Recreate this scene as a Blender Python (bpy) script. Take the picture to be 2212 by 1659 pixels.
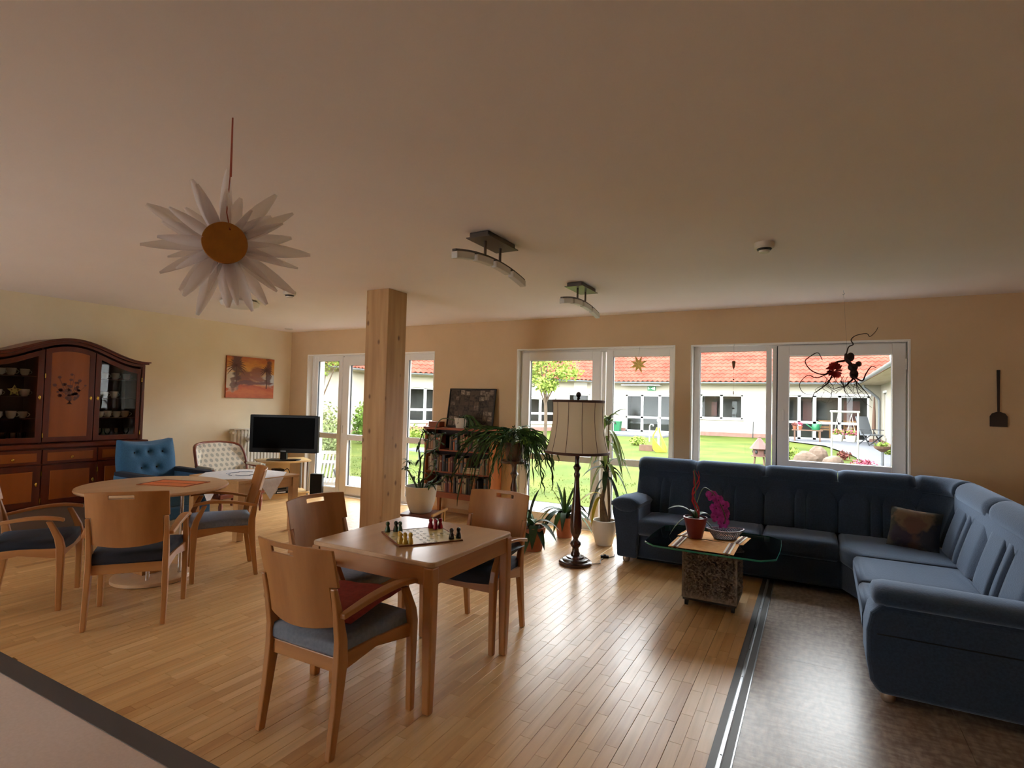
import bpy, math, random
from mathutils import Vector, Matrix, noise
random.seed(7)
S = bpy.context.scene
COL = S.collection
PI = math.pi
def R(a): return math.radians(a)
for o in list(bpy.data.objects): bpy.data.objects.remove(o)

# ---------------------------------------------------------------- camera
cd = bpy.data.cameras.new('camera'); cam = bpy.data.objects.new('camera', cd); COL.objects.link(cam)
cd.sensor_width = 36.0; cd.lens = 36.0 * 1206.7 / 2212.0; cd.clip_start = 0.05; cd.clip_end = 300
YAW, PITCH, ROLL = 0.49672, 0.03269, 0.02445
fw = Vector((-math.sin(YAW) * math.cos(PITCH), math.cos(YAW) * math.cos(PITCH), math.sin(PITCH)))
r0 = Vector((math.cos(YAW), math.sin(YAW), 0)); u0 = r0.cross(fw)
rt = r0 * math.cos(ROLL) + u0 * math.sin(ROLL); up = u0 * math.cos(ROLL) - r0 * math.sin(ROLL)
cam.matrix_world = Matrix(((rt.x, up.x, -fw.x, 0), (rt.y, up.y, -fw.y, 0), (rt.z, up.z, -fw.z, 1.5), (0, 0, 0, 1)))
S.camera = cam

# ---------------------------------------------------------------- sky, exposure
SKY = 15.5
w = bpy.data.worlds.new('sky'); S.world = w; w.use_nodes = True
bg = w.node_tree.nodes['Background']; bg.inputs[0].default_value = (0.93, 0.97, 1.0, 1); bg.inputs[1].default_value = SKY
S.view_settings.view_transform = 'Standard'; S.view_settings.look = 'None'
S.view_settings.gamma = 1.0; S.view_settings.use_curve_mapping = False
S.view_settings.exposure = 0.1
S.cycles.max_bounces = 9; S.cycles.diffuse_bounces = 6; S.cycles.glossy_bounces = 3
S.cycles.transmission_bounces = 4; S.cycles.transparent_max_bounces = 12
S.cycles.caustics_reflective = False; S.cycles.caustics_refractive = False
S.cycles.sample_clamp_indirect = 6.0

# ---------------------------------------------------------------- mesh builder
class G:
    def __init__(s): s.v = []; s.f = []
    def add(s, vs, fs):
        n = len(s.v); s.v += [tuple(v) for v in vs]; s.f += [tuple(i + n for i in f) for f in fs]; return s
    def box(s, x0, x1, y0, y1, z0, z1):
        return s.add([(x0,y0,z0),(x1,y0,z0),(x1,y1,z0),(x0,y1,z0),(x0,y0,z1),(x1,y0,z1),(x1,y1,z1),(x0,y1,z1)],
                     [(3,2,1,0),(4,5,6,7),(0,1,5,4),(1,2,6,5),(2,3,7,6),(3,0,4,7)])
    def hexa(s, p):   # eight corners, same order as box
        return s.add(p, [(3,2,1,0),(4,5,6,7),(0,1,5,4),(1,2,6,5),(2,3,7,6),(3,0,4,7)])
    def obox(s, c, size, M):
        a, b, d = size[0]/2, size[1]/2, size[2]/2
        pts = [(-a,-b,-d),(a,-b,-d),(a,b,-d),(-a,b,-d),(-a,-b,d),(a,-b,d),(a,b,d),(-a,b,d)]
        return s.hexa([tuple(Vector(c) + M @ Vector(p)) for p in pts])
    def bar(s, p0, p1, w, h, upv=(0,0,1), w1=None, h1=None):
        p0, p1 = Vector(p0), Vector(p1); d = (p1-p0).normalized(); upv = Vector(upv)
        if abs(d.dot(upv.normalized())) > .98: upv = Vector((0,1,0))
        a = d.cross(upv).normalized(); b = a.cross(d).normalized()
        w1 = w if w1 is None else w1; h1 = h if h1 is None else h1
        r = lambda p, w, h: [p-a*w/2-b*h/2, p+a*w/2-b*h/2, p+a*w/2+b*h/2, p-a*w/2+b*h/2]
        return s.hexa(r(p0,w,h)+r(p1,w1,h1))
    def loft(s, rings, cap=True, closed=True):
        n = len(rings[0]); vs = [p for r in rings for p in r]; fs = []
        for i in range(len(rings)-1):
            for j in range(n if closed else n-1):
                k = (j+1) % n; fs.append((i*n+j, i*n+k, (i+1)*n+k, (i+1)*n+j))
        if cap: fs += [tuple(range(n))[::-1], tuple(range((len(rings)-1)*n, len(rings)*n))]
        return s.add(vs, fs)
    def tube(s, pts, r, n=8, cap=True):
        pts = [Vector(p) for p in pts]; m = len(pts); rs = r if isinstance(r, (list, tuple)) else [r]*m
        d0 = (pts[1]-pts[0]).normalized(); a = d0.orthogonal().normalized(); rings = []
        for i in range(m):
            d = (pts[min(i+1,m-1)]-pts[max(i-1,0)])
            d = d.normalized() if d.length > 1e-9 else d0
            a = (a - d*a.dot(d)); a = a.normalized() if a.length > 1e-6 else d.orthogonal().normalized(); b = d.cross(a)
            rings.append([pts[i] + (a*math.cos(2*PI*k/n) + b*math.sin(2*PI*k/n))*rs[i] for k in range(n)])
        return s.loft(rings, cap)
    def lathe(s, prof, c=(0,0,0), n=24, cap=True):
        return s.loft([[(c[0]+r*math.cos(2*PI*k/n), c[1]+r*math.sin(2*PI*k/n), c[2]+z) for k in range(n)] for r, z in prof], cap)
    def prism(s, poly, axis, lo, hi):
        def P(a, b, t): return {'x': (t,a,b), 'y': (a,t,b), 'z': (a,b,t)}[axis]
        n = len(poly); vs = [P(a,b,lo) for a,b in poly] + [P(a,b,hi) for a,b in poly]
        fs = [(i,(i+1)%n,n+(i+1)%n,n+i) for i in range(n)] + [tuple(range(n))[::-1], tuple(range(n,2*n))]
        return s.add(vs, fs)
    def sph(s, c, r, nu=12, nv=8):
        r = r if isinstance(r, (list, tuple)) else (r,r,r); vs = [(c[0],c[1],c[2]-r[2])]
        for i in range(1, nv):
            t = -PI/2 + PI*i/nv
            vs += [(c[0]+r[0]*math.cos(t)*math.cos(2*PI*k/nu), c[1]+r[1]*math.cos(t)*math.sin(2*PI*k/nu), c[2]+r[2]*math.sin(t)) for k in range(nu)]
        vs.append((c[0],c[1],c[2]+r[2])); L = len(vs)-1; fs = []
        for k in range(nu):
            k2 = (k+1) % nu; fs += [(0,1+k2,1+k), (L,L-nu+k,L-nu+k2)]
            for i in range(nv-2): fs.append((1+i*nu+k,1+i*nu+k2,1+(i+1)*nu+k2,1+(i+1)*nu+k))
        return s.add(vs, fs)
    def grid(s, fn, nu, nv):
        vs = [fn(i/nu, j/nv) for j in range(nv+1) for i in range(nu+1)]
        return s.add(vs, [(j*(nu+1)+i, j*(nu+1)+i+1, (j+1)*(nu+1)+i+1, (j+1)*(nu+1)+i) for j in range(nv) for i in range(nu)])
    def shell(s, fn, nu, nv, th):      # grid with thickness th(vector per point via normal callback)
        A = [[Vector(fn(i/nu, j/nv)) for i in range(nu+1)] for j in range(nv+1)]
        def nrm(i, j):
            du = A[j][min(i+1,nu)]-A[j][max(i-1,0)]; dv = A[min(j+1,nv)][i]-A[max(j-1,0)][i]
            n = du.cross(dv); return n.normalized() if n.length > 1e-12 else Vector((0,0,1))
        B = [[A[j][i]+nrm(i,j)*th for i in range(nu+1)] for j in range(nv+1)]
        N = (nu+1)*(nv+1); vs = [p for r in A for p in r]+[p for r in B for p in r]; fs = []; id = lambda i,j,k: k*N+j*(nu+1)+i
        for j in range(nv):
            for i in range(nu):
                fs.append((id(i,j,0),id(i,j+1,0),id(i+1,j+1,0),id(i+1,j,0))); fs.append((id(i,j,1),id(i+1,j,1),id(i+1,j+1,1),id(i,j+1,1)))
        for i in range(nu):
            fs.append((id(i,0,0),id(i+1,0,0),id(i+1,0,1),id(i,0,1))); fs.append((id(i,nv,0),id(i,nv,1),id(i+1,nv,1),id(i+1,nv,0)))
        for j in range(nv):
            fs.append((id(0,j,0),id(0,j,1),id(0,j+1,1),id(0,j+1,0))); fs.append((id(nu,j,0),id(nu,j+1,0),id(nu,j+1,1),id(nu,j,1)))
        return s.add(vs, fs)
    def leaf(s, pts, ws, nrm=(0,0,1), fold=.25):
        pts = [Vector(p) for p in pts]; m = len(pts); vs = []
        for i, p in enumerate(pts):
            d = (pts[min(i+1,m-1)]-pts[max(i-1,0)]).normalized(); a = d.cross(Vector(nrm))
            a = a.normalized() if a.length > 1e-5 else d.orthogonal().normalized(); b = a.cross(d)
            vs += [p-a*ws[i]+b*ws[i]*fold, p, p+a*ws[i]+b*ws[i]*fold]
        return s.add(vs, [f for i in range(m-1) for f in ((i*3,i*3+1,i*3+4,i*3+3),(i*3+1,i*3+2,i*3+5,i*3+4))])
    def mesh(s, name, smooth=None):
        me = bpy.data.meshes.new(name); me.from_pydata([tuple(v) for v in s.v], [], s.f); me.update()
        if smooth is not None:
            me.shade_smooth()
            if smooth < 180: me.set_sharp_from_angle(angle=R(smooth))
        return me
    def build(s, name, mat, parent=None, smooth=None, bevel=0, seg=2, sub=0, loc=(0,0,0), rz=0, rot=None):
        o = bpy.data.objects.new(name, s.mesh(name, smooth)); COL.objects.link(o)
        o.data.materials.append(M(mat))
        if parent: o.parent = parent
        o.location = loc; o.rotation_euler = rot if rot else (0,0,rz)
        if bevel:
            b = o.modifiers.new('bevel', 'BEVEL'); b.width = bevel; b.segments = seg; b.limit_method = 'ANGLE'; b.angle_limit = R(35)
        if sub:
            b = o.modifiers.new('sub', 'SUBSURF'); b.levels = sub; b.render_levels = sub
        return o
def tag(o, label=None, cat=None, group=None, kind=None):
    if label: o['label'] = label
    if cat: o['category'] = cat
    if group: o['group'] = group
    if kind: o['kind'] = kind
    return o
def thing(name, label, cat, loc=(0,0,0), rz=0, group=None, kind=None):
    o = bpy.data.objects.new(name, None); COL.objects.link(o); o.empty_display_size = .05
    o.location = loc; o.rotation_euler = (0,0,rz); return tag(o, label, cat, group, kind)
def dup(root, loc, rz, label=None, group=None, parent=None):
    r = root.copy(); COL.objects.link(r); r.parent = parent; r.location = loc; r.rotation_euler = (0,0,rz)
    if label: r['label'] = label
    if group: r['group'] = group
    for ch in list(root.children):
        c = ch.copy(); COL.objects.link(c); c.parent = r
        for g in ch.children:
            d = g.copy(); COL.objects.link(d); d.parent = c
    return r
def arc(c, r, a0, a1, n): return [(c[0]+r*math.cos(R(a0+(a1-a0)*i/n)), c[1]+r*math.sin(R(a0+(a1-a0)*i/n))) for i in range(n+1)]
def rrect(x0, x1, y0, y1, r, n=4):
    return arc((x1-r,y1-r),r,0,90,n)+arc((x0+r,y1-r),r,90,180,n)+arc((x0+r,y0+r),r,180,270,n)+arc((x1-r,y0+r),r,270,360,n)
def bez(pts, n):       # Catmull-Rom through the points
    P = [Vector(p) for p in pts]; P = [P[0]*2-P[1]]+P+[P[-1]*2-P[-2]]; out = []
    for i in range(1, len(P)-2):
        for k in range(n):
            t = k/n; a,b,c,d = P[i-1:i+3]
            out.append(.5*((2*b)+(c-a)*t+(2*a-5*b+4*c-d)*t*t+(3*b-a-3*c+d)*t**3))
    return out+[P[-2]]

# ---------------------------------------------------------------- materials
MAT = {}
def lin(h):
    if isinstance(h, str):
        h = h.lstrip('#'); c = [int(h[i:i+2],16)/255 for i in (0,2,4)]
        return tuple(x/12.92 if x <= .04045 else ((x+.055)/1.055)**2.4 for x in c)
    return tuple(h)
def M(name): return MAT[name] if isinstance(name, str) else name
def mk(name):
    m = bpy.data.materials.new(name); m.use_nodes = True; MAT[name] = m
    return m, m.node_tree.nodes, m.node_tree.links, m.node_tree.nodes['Principled BSDF']
def mat(name, c1, c2=None, rough=.5, scale=8, stretch=(1,1,1), bump=0, metal=0, spec=.5, detail=4, lo=.35, hi=.65, bscale=None, coat=0, sheen=0, coord='Object', alpha=1, trans=0, ior=None, sss=0, dist=0):
    m, N, L, P = mk(name); c1 = lin(c1)
    P.inputs['Base Color'].default_value = (*c1,1); P.inputs['Roughness'].default_value = rough; P.inputs['Metallic'].default_value = metal
    P.inputs['Specular IOR Level'].default_value = spec; P.inputs['Coat Weight'].default_value = coat; P.inputs['Coat Roughness'].default_value = .15
    P.inputs['Sheen Weight'].default_value = sheen; P.inputs['Sheen Tint'].default_value = (.55,.72,1,1); P.inputs['Transmission Weight'].default_value = trans; P.inputs['Alpha'].default_value = alpha
    if ior: P.inputs['IOR'].default_value = ior
    if sss: P.inputs['Subsurface Weight'].default_value = sss
    if c2 is not None or bump:
        t = N.new('ShaderNodeTexCoord'); mp = N.new('ShaderNodeMapping'); mp.inputs['Scale'].default_value = stretch
        L.new(t.outputs[coord], mp.inputs[0])
        nz = N.new('ShaderNodeTexNoise'); nz.inputs['Scale'].default_value = scale; nz.inputs['Detail'].default_value = detail; nz.inputs['Distortion'].default_value = dist
        L.new(mp.outputs[0], nz.inputs['Vector'])
    if c2 is not None:
        rp = N.new('ShaderNodeValToRGB'); rp.color_ramp.elements[0].position = lo; rp.color_ramp.elements[1].position = hi
        rp.color_ramp.elements[0].color = (*c1,1); rp.color_ramp.elements[1].color = (*lin(c2),1)
        L.new(nz.outputs['Fac'], rp.inputs[0]); L.new(rp.outputs[0], P.inputs['Base Color'])
    if bump:
        b = N.new('ShaderNodeBump'); b.inputs['Strength'].default_value = bump; b.inputs['Distance'].default_value = .01
        if bscale:
            n2 = N.new('ShaderNodeTexNoise'); n2.inputs['Scale'].default_value = bscale; n2.inputs['Detail'].default_value = 3
            L.new(mp.outputs[0], n2.inputs['Vector']); L.new(n2.outputs['Fac'], b.inputs['Height'])
        else: L.new(nz.outputs['Fac'], b.inputs['Height'])
        L.new(b.outputs[0], P.inputs['Normal'])
    return m
def wood(name, c1, c2, axis='z', rough=.4, scale=14, **k):
    st = {'x': (.08,1,1), 'y': (1,.08,1), 'z': (1,1,.08)}[axis]
    return mat(name, c1, c2, rough=rough, scale=scale, stretch=st, detail=5, lo=.3, hi=.7, **k)
def glassmat(name, tint=(1,1,1), refl=.5, rough=0.0):
    m, N, L, P = mk(name); N.remove(P); out = [n for n in N if n.type == 'OUTPUT_MATERIAL'][0]
    t = N.new('ShaderNodeBsdfTransparent'); t.inputs[0].default_value = (*tint,1)
    g = N.new('ShaderNodeBsdfGlossy'); g.inputs['Roughness'].default_value = rough
    f = N.new('ShaderNodeFresnel'); f.inputs[0].default_value = 1.5
    ml = N.new('ShaderNodeMath'); ml.operation = 'MULTIPLY'; ml.inputs[1].default_value = refl; L.new(f.outputs[0], ml.inputs[0])
    mx = N.new('ShaderNodeMixShader'); L.new(ml.outputs[0], mx.inputs[0]); L.new(t.outputs[0], mx.inputs[1]); L.new(g.outputs[0], mx.inputs[2])
    L.new(mx.outputs[0], out.inputs[0]); return m
# ================================================================ the room
D, LX, RX, FY, HC = 6.316, -7.559, 1.78, -3.6, 2.557
WT = .34          # outer wall thickness
mat('wall_paint', '#f2e6cc', '#efe1c4', rough=.9, scale=2.5, bump=.05, bscale=140, spec=.15)
mat('wall_peach_shaded', '#d6b995', '#d1b48f', rough=.9, scale=2.5, bump=.05, bscale=140, spec=.15)  # peach paint with the backlit back wall's shade put into its colour
mat('ceiling_paint', '#f6ede8', '#f4eae5', rough=.95, scale=1.5, spec=.1, bump=.03, bscale=120)
mat('reveal_white', '#f2efe8', rough=.7)
mat('upvc', '#ece9e4', rough=.3, spec=.4)
mat('upvc_gap', '#3a3a3a', rough=.6)
mat('gasket', '#22252a', rough=.6)
mat('handle_metal', '#c9c9c6', rough=.3, metal=.9)
glassmat('pane_glass', (.98,.985,.98), .35)
wood('vinyl_wood', '#7d6f66', '#94877d', 'y', .42, 9)
mat('lino', '#cbb9ae', '#d1c0b6', rough=.5, scale=60, spec=.4)
mat('floor_base', '#6b4a2c', rough=.8)
mat('strip_dark', '#45413f', rough=.5)
mat('strip_metal', '#b9bcc0', rough=.3, metal=.9)
wood('pine', '#c48f58', '#d8aa72', 'z', .5, 9)
def pine_post():
    m = wood('pine_post', '#a67a4a', '#c29a68', 'z', .55, 16); N, L = m.node_tree.nodes, m.node_tree.links
    rp = [n for n in N if n.type == 'VALTORGB'][0]; P = N['Principled BSDF']
    t = N.new('ShaderNodeTexCoord'); mp = N.new('ShaderNodeMapping'); mp.inputs['Scale'].default_value = (1,1,.62); L.new(t.outputs['Object'], mp.inputs[0])
    v = N.new('ShaderNodeTexVoronoi'); v.inputs['Scale'].default_value = 8.5; L.new(mp.outputs[0], v.inputs['Vector'])
    mr = N.new('ShaderNodeMapRange'); mr.inputs[1].default_value = .07; mr.inputs[2].default_value = .17; mr.inputs[3].default_value = .8; mr.inputs[4].default_value = 0; L.new(v.outputs['Distance'], mr.inputs[0])
    mx = N.new('ShaderNodeMix'); mx.data_type = 'RGBA'; L.new(mr.outputs[0], mx.inputs[0]); L.new(rp.outputs[0], mx.inputs[6]); mx.inputs[7].default_value = (*lin('#5a3216'),1); L.new(mx.outputs[2], P.inputs['Base Color'])
pine_post()

def parquet():
    m, N, L, P = mk('parquet')
    a = N.new('ShaderNodeAttribute'); a.attribute_name = 'tone'
    t = N.new('ShaderNodeTexCoord'); mp = N.new('ShaderNodeMapping'); mp.inputs['Scale'].default_value = (1,.06,1)
    L.new(t.outputs['Object'], mp.inputs[0])
    off = N.new('ShaderNodeVectorMath'); off.operation = 'MULTIPLY_ADD'
    cx = N.new('ShaderNodeCombineXYZ'); L.new(a.outputs['Fac'], cx.inputs[2])
    off.inputs[1].default_value = (0,0,37.0); L.new(cx.outputs[0], off.inputs[0]); L.new(mp.outputs[0], off.inputs[2])
    nz = N.new('ShaderNodeTexNoise'); nz.inputs['Scale'].default_value = 26; nz.inputs['Detail'].default_value = 5; L.new(off.outputs[0], nz.inputs['Vector'])
    rp = N.new('ShaderNodeValToRGB'); e = rp.color_ramp.elements
    e[0].position = 0; e[0].color = (*lin('#b5844f'),1); e[1].position = 1; e[1].color = (*lin('#e6c08c'),1)
    k = rp.color_ramp.elements.new(.25); k.color = (*lin('#cfa068'),1); k = rp.color_ramp.elements.new(.7); k.color = (*lin('#d8ae76'),1)
    L.new(a.outputs['Fac'], rp.inputs[0])
    mx = N.new('ShaderNodeMix'); mx.data_type = 'RGBA'; mx.blend_type = 'MULTIPLY'
    r2 = N.new('ShaderNodeValToRGB'); r2.color_ramp.elements[0].position = .3; r2.color_ramp.elements[0].color = (.72,.66,.58,1); r2.color_ramp.elements[1].position = .6
    L.new(nz.outputs['Fac'], r2.inputs[0]); mx.inputs[0].default_value = .7
    L.new(rp.outputs[0], mx.inputs[6]); L.new(r2.outputs[0], mx.inputs[7]); L.new(mx.outputs[2], P.inputs['Base Color'])
    P.inputs['Roughness'].default_value = .3; P.inputs['Specular IOR Level'].default_value = .5
    n3 = N.new('ShaderNodeTexNoise'); n3.inputs['Scale'].default_value = 7; n3.inputs['Detail'].default_value = 6
    L.new(t.outputs['Object'], n3.inputs['Vector'])
    mr = N.new('ShaderNodeMapRange'); mr.inputs[3].default_value = .26; mr.inputs[4].default_value = .38; L.new(n3.outputs['Fac'], mr.inputs[0]); L.new(mr.outputs[0], P.inputs['Roughness'])
    b = N.new('ShaderNodeBump'); b.inputs['Strength'].default_value = .12; b.inputs['Distance'].default_value = .01; L.new(n3.outputs['Fac'], b.inputs['Height']); L.new(b.outputs[0], P.inputs['Normal'])
parquet()
def proj(p):
    d = Vector(p) - Vector((0,0,1.5)); z = d.dot(fw)
    if z < .1: return None
    return (1106 + 1206.7*d.dot(rt)/z, 829.5 - 1206.7*d.dot(up)/z)

YB, XS = 1.479, -.389      # parquet ends at the linoleum and at the vinyl floor
floor = tag(G().box(LX-.2, RX+.2, FY-.2, D, -.12, -.012).build('floor', 'floor_base'), kind='structure')
strips = []
x = XS - .178*41; bi = 0
while x < XS - .01:
    for s3 in range(3):
        xa = x + s3*.178/3; y = YB + random.random()*-.4
        while y < D:
            ln = random.choice((.26,.31,.36,.42,.47)); ya, yb = max(y, YB), min(y+ln, D)
            if yb - ya > .02 and xa + .0593 > LX:
                strips.append((max(xa,LX), xa+.0593, ya, yb, s3, min(1,max(0,random.gauss(.55,.2)))))
            y += ln
    x += .178
def strip_geo(g, tone, sx, ox=0, oy=0):
    x0, x1, y0, y1, s3, t = sx; gp = .0004
    x0 += gp*(2 if s3 == 0 else .4); x1 -= gp*(2 if s3 == 2 else .4); y0 += gp*.6; y1 -= gp*.6; b = .0009
    g.add([(x0-ox,y0-oy,-.012),(x1-ox,y0-oy,-.012),(x1-ox,y1-oy,-.012),(x0-ox,y1-oy,-.012),(x0-ox,y0-oy,-b),(x1-ox,y0-oy,-b),(x1-ox,y1-oy,-b),(x0-ox,y1-oy,-b),
           (x0+b-ox,y0+b-oy,0),(x1-b-ox,y0+b-oy,0),(x1-b-ox,y1-b-oy,0),(x0+b-ox,y1-b-oy,0)],
          [(0,1,5,4),(1,2,6,5),(2,3,7,6),(3,0,4,7),(4,5,9,8),(5,6,10,9),(6,7,11,10),(7,4,8,11),(8,9,10,11)]); tone += [t]*12
def tone_attr(me, tone):
    at = me.attributes.new('tone', 'FLOAT', 'POINT'); at.data.foreach_set('value', tone)
def area(sx):
    q = [proj((sx[i], sx[j], 0)) for i, j in ((0,2),(1,2),(1,3),(0,3))]
    if any(p is None or not (10 < p[0] < 2200 and p[1] < 1650) for p in q): return 0
    return abs(sum(q[i][0]*q[(i+1)%4][1]-q[(i+1)%4][0]*q[i][1] for i in range(4)))/2
strips.sort(key=area, reverse=True)
for sx in strips[:300]:
    g = G(); t = []; cx, cy = (sx[0]+sx[1])/2, (sx[2]+sx[3])/2; strip_geo(g, t, sx, cx, cy)
    o = g.build('parquet_strip', 'parquet', floor, loc=(cx,cy,0)); tone_attr(o.data, t)
g = G(); t = []
for sx in strips[300:]: strip_geo(g, t, sx)
o = g.build('parquet_strips', 'parquet', floor); tone_attr(o.data, t); o['kind'] = 'stuff'
# grey-brown vinyl floor to the right of the metal threshold, linoleum at the near side
def vinyl_sheet():
    m, N, L, P = mk('vinyl_sheet'); t = N.new('ShaderNodeTexCoord')
    def nz(st, sc, d=5):
        mp = N.new('ShaderNodeMapping'); mp.inputs['Scale'].default_value = st; L.new(t.outputs['Object'], mp.inputs[0])
        n = N.new('ShaderNodeTexNoise'); n.inputs['Scale'].default_value = sc; n.inputs['Detail'].default_value = d; L.new(mp.outputs[0], n.inputs['Vector']); return n
    a = nz((1,.35,1), 38); b = nz((.3,1,1), 38); mx = N.new('ShaderNodeMath'); mx.operation = 'MULTIPLY'; L.new(a.outputs[0], mx.inputs[0]); L.new(b.outputs[0], mx.inputs[1])
    rp = N.new('ShaderNodeValToRGB'); rp.color_ramp.elements[0].position = .16; rp.color_ramp.elements[0].color = (*lin('#857468'),1); rp.color_ramp.elements[1].position = .36; rp.color_ramp.elements[1].color = (*lin('#b5a89d'),1)
    L.new(mx.outputs[0], rp.inputs[0]); L.new(rp.outputs[0], P.inputs['Base Color']); P.inputs['Roughness'].default_value = .33
    bp = N.new('ShaderNodeBump'); bp.inputs['Strength'].default_value = .12; bp.inputs['Distance'].default_value = .01; L.new(mx.outputs[0], bp.inputs['Height']); L.new(bp.outputs[0], P.inputs['Normal'])
vinyl_sheet()
y = -1.2; k = 0
for (xa, xb) in ((XS+.095, .62), (.62, RX)):
    y = FY
    while y < D-.01:
        ye = min(y + (1.85 if xa < .3 else 2.1), D)
        if ye > 1.4: G().box(xa+.0006, xb-.0006, y+.0006, ye-.0006, -.012, 0).build('vinyl_tile', 'vinyl_sheet', floor)
        else: G().box(xa+.0006, xb-.0006, y+.0006, ye-.0006, -.012, 0).build('vinyl_tile', 'vinyl_sheet', floor)
        y = ye
G().box(LX, XS, FY, YB-.105, -.012, 0).build('linoleum', 'lino', floor)
t = thing('trim_1', None, None, kind='structure')
G().box(LX, XS, YB-.105, YB, -.012, .003).build('edge_strip', 'strip_dark', t, bevel=.002)
t = thing('trim_2', None, None, kind='structure')
G().box(XS, XS+.034, FY, D-.3, -.012, .004).build('edge_strip', 'strip_dark', t)
G().prism([(XS+.034,-.01),(XS+.056,-.01),(XS+.056,.006),(XS+.051,.009),(XS+.039,.009),(XS+.034,.006)], 'y', FY, D-.3).build('metal_profile', 'strip_metal', t)
G().box(XS+.056, XS+.089, FY, D-.3, -.012, .004).build('edge_strip', 'strip_dark', t)
G().box(XS+.089, XS+.095, FY, D-.3, -.012, .005).build('metal_edge', 'strip_metal', t)
for i in range(24):
    y = FY + .2 + i*.4
    if 1 < y < 5: G().lathe([(.004,.0088),(.004,.0102),(.002,.0106)], (XS+.045, y, 0), 8).build('screw', 'strip_dark', t)

# walls: the back wall is pierced by three floor-to-lintel openings
OPEN = [(-7.151,-4.672,2.168), (-3.343,-1.382,2.166), (-1.181,.768,2.162)]
g = G(); xs = [LX-.3] + [v for a,b,c in OPEN for v in (a,b)] + [RX+.3]
xs = [v + (.016 if 0 < i < len(xs)-1 and i%2 == 0 else -.016 if 0 < i < len(xs)-1 else 0) for i, v in enumerate(xs)]
for i in range(0, len(xs), 2): g.box(xs[i], xs[i+1], D, D+WT, -.1, HC)
for a,b,c in OPEN: g.box(a-.016, b+.016, D, D+WT, c+.016, HC); g.box(a, b, D+.16, D+WT, -.1, -.02)
tag(g.build('wall_back', 'wall_peach_shaded'), kind='structure')
tag(G().box(LX-.3, LX, FY, D, -.1, HC).build('wall_left', 'wall_paint'), kind='structure')
tag(G().box(RX, RX+.3, FY, D, -.1, HC).build('wall_right', 'wall_peach_shaded'), kind='structure')
g = G(); fx = [LX-.3, -7.1, -5.4, RX+.3]
for i in range(0, len(fx), 2): g.box(fx[i], fx[i+1], FY-.3, FY, -.1, HC)
for i in (1,): g.box(fx[i], fx[i+1], FY-.3, FY, 2.25, HC)
tag(g.build('wall_front', 'wall_paint'), kind='structure')
tag(G().box(LX-.3, RX+.3, FY-.3, D+WT, HC, HC+.3).build('ceiling', 'ceiling_paint'), kind='structure')
# low skirting between the windows and along the left wall
wood('skirting', '#b98a55', '#c99c66', 'x', .4)
for nm, b in (('baseboard_back', [(LX,-7.151),(-4.672,-3.343),(-1.382,-1.181),(.768,RX)]),):
    g = G()
    for a, c in b: g.box(a, c, D-.012, D, 0, .055)
    tag(g.build(nm, 'skirting', bevel=.003), kind='structure')
tag(G().box(LX, LX+.012, FY, D, 0, .055).build('baseboard_left', 'skirting', bevel=.003), kind='structure')

YF = D + .075     # inner face of the window frames
def frame(g, x0, x1, z0, z1, w, y0, y1, wt=None, wb=None):
    wt = w if wt is None else wt; wb = w if wb is None else wb
    g.box(x0,x0+w,y0,y1,z0,z1); g.box(x1-w,x1,y0,y1,z0,z1); g.box(x0+w,x1-w,y0,y1,z1-wt,z1); g.box(x0+w,x1-w,y0,y1,z0,z0+wb)
def pane(x0, x1, z0, z1, par, y=YF+.035):
    G().box(x0-.012,x1+.012,y,y+.006,z0-.012,z1+.012).build('pane', 'pane_glass', par)
    g = G(); frame(g, x0-.003, x1+.003, z0-.003, z1+.003, .006, y-.012, y+.016); g.build('gasket', 'gasket', par)
def lev(par, x, z, side=1):
    h = G().box(x-.014,x+.014,YF-.012,YF,z-.035,z+.035).build('handle', 'upvc', par, bevel=.004)
    G().bar((x,YF-.03,z),(x,YF-.03,z-.11),.02,.014,(0,1,0)).box(x-.007,x+.007,YF-.034,YF-.01,z-.008,z+.008).build('lever', 'upvc', h, bevel=.003)
def leaf_sash(par, x0, x1, z0, z1, w, tz, th=.06, y0=YF-.015, y1=YF+.06, hx=None):
    g = G(); frame(g, x0, x1, z0, z1, w, y0, y1)
    if tz: g.box(x0+w, x1-w, y0, y1, tz-th/2, tz+th/2)
    s = g.build('sash', 'upvc', par, bevel=.004)
    if tz: pane(x0+w,x1-w,z0+w,tz-th/2,s); pane(x0+w,x1-w,tz+th/2,z1-w,s)
    else: pane(x0+w,x1-w,z0+w,z1-w,s)
    if hx is not None: lev(s, hx, 1.07)
    return s
def reveal(n, a, b, top):      # white plastered reveal lining
    g = G()
    g.box(a-.016,a,D-.004,D+WT,-.02,top+.016); g.box(b,b+.016,D-.004,D+WT,-.02,top+.016); g.box(a,b,D-.004,D+WT,top,top+.016)
    g.box(a,b,D,YF+.1,-.02,.006)
    return g
def win(n, a, b, top, mull):
    w = thing('window_%d' % n, None, None, kind='structure')
    reveal(n, a, b, top).build('reveal', 'reveal_white', w)
    g = G(); frame(g, a, b, .0, top, .048, YF+.015, YF+.085, .03, .05)
    for x in mull: g.box(x-.02, x+.02, YF+.015, YF+.085, .05, top-.03)
    g.build('window_frame', 'upvc', w, bevel=.004); return w
# window 1, double French door with side light
w1 = win(1, -7.151, -4.672, 2.168, (-6.47,-5.27))
leaf_sash(w1, -7.10, -6.49, .03, 2.155, .075, .905, .08, y0=YF+.012, y1=YF+.08)
leaf_sash(w1, -6.45, -5.295, .03, 2.14, .13, .90, .085, hx=-6.42)
leaf_sash(w1, -5.26, -4.66, .03, 2.15, .075, .915, .08, y0=YF+.012, y1=YF+.08)
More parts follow.
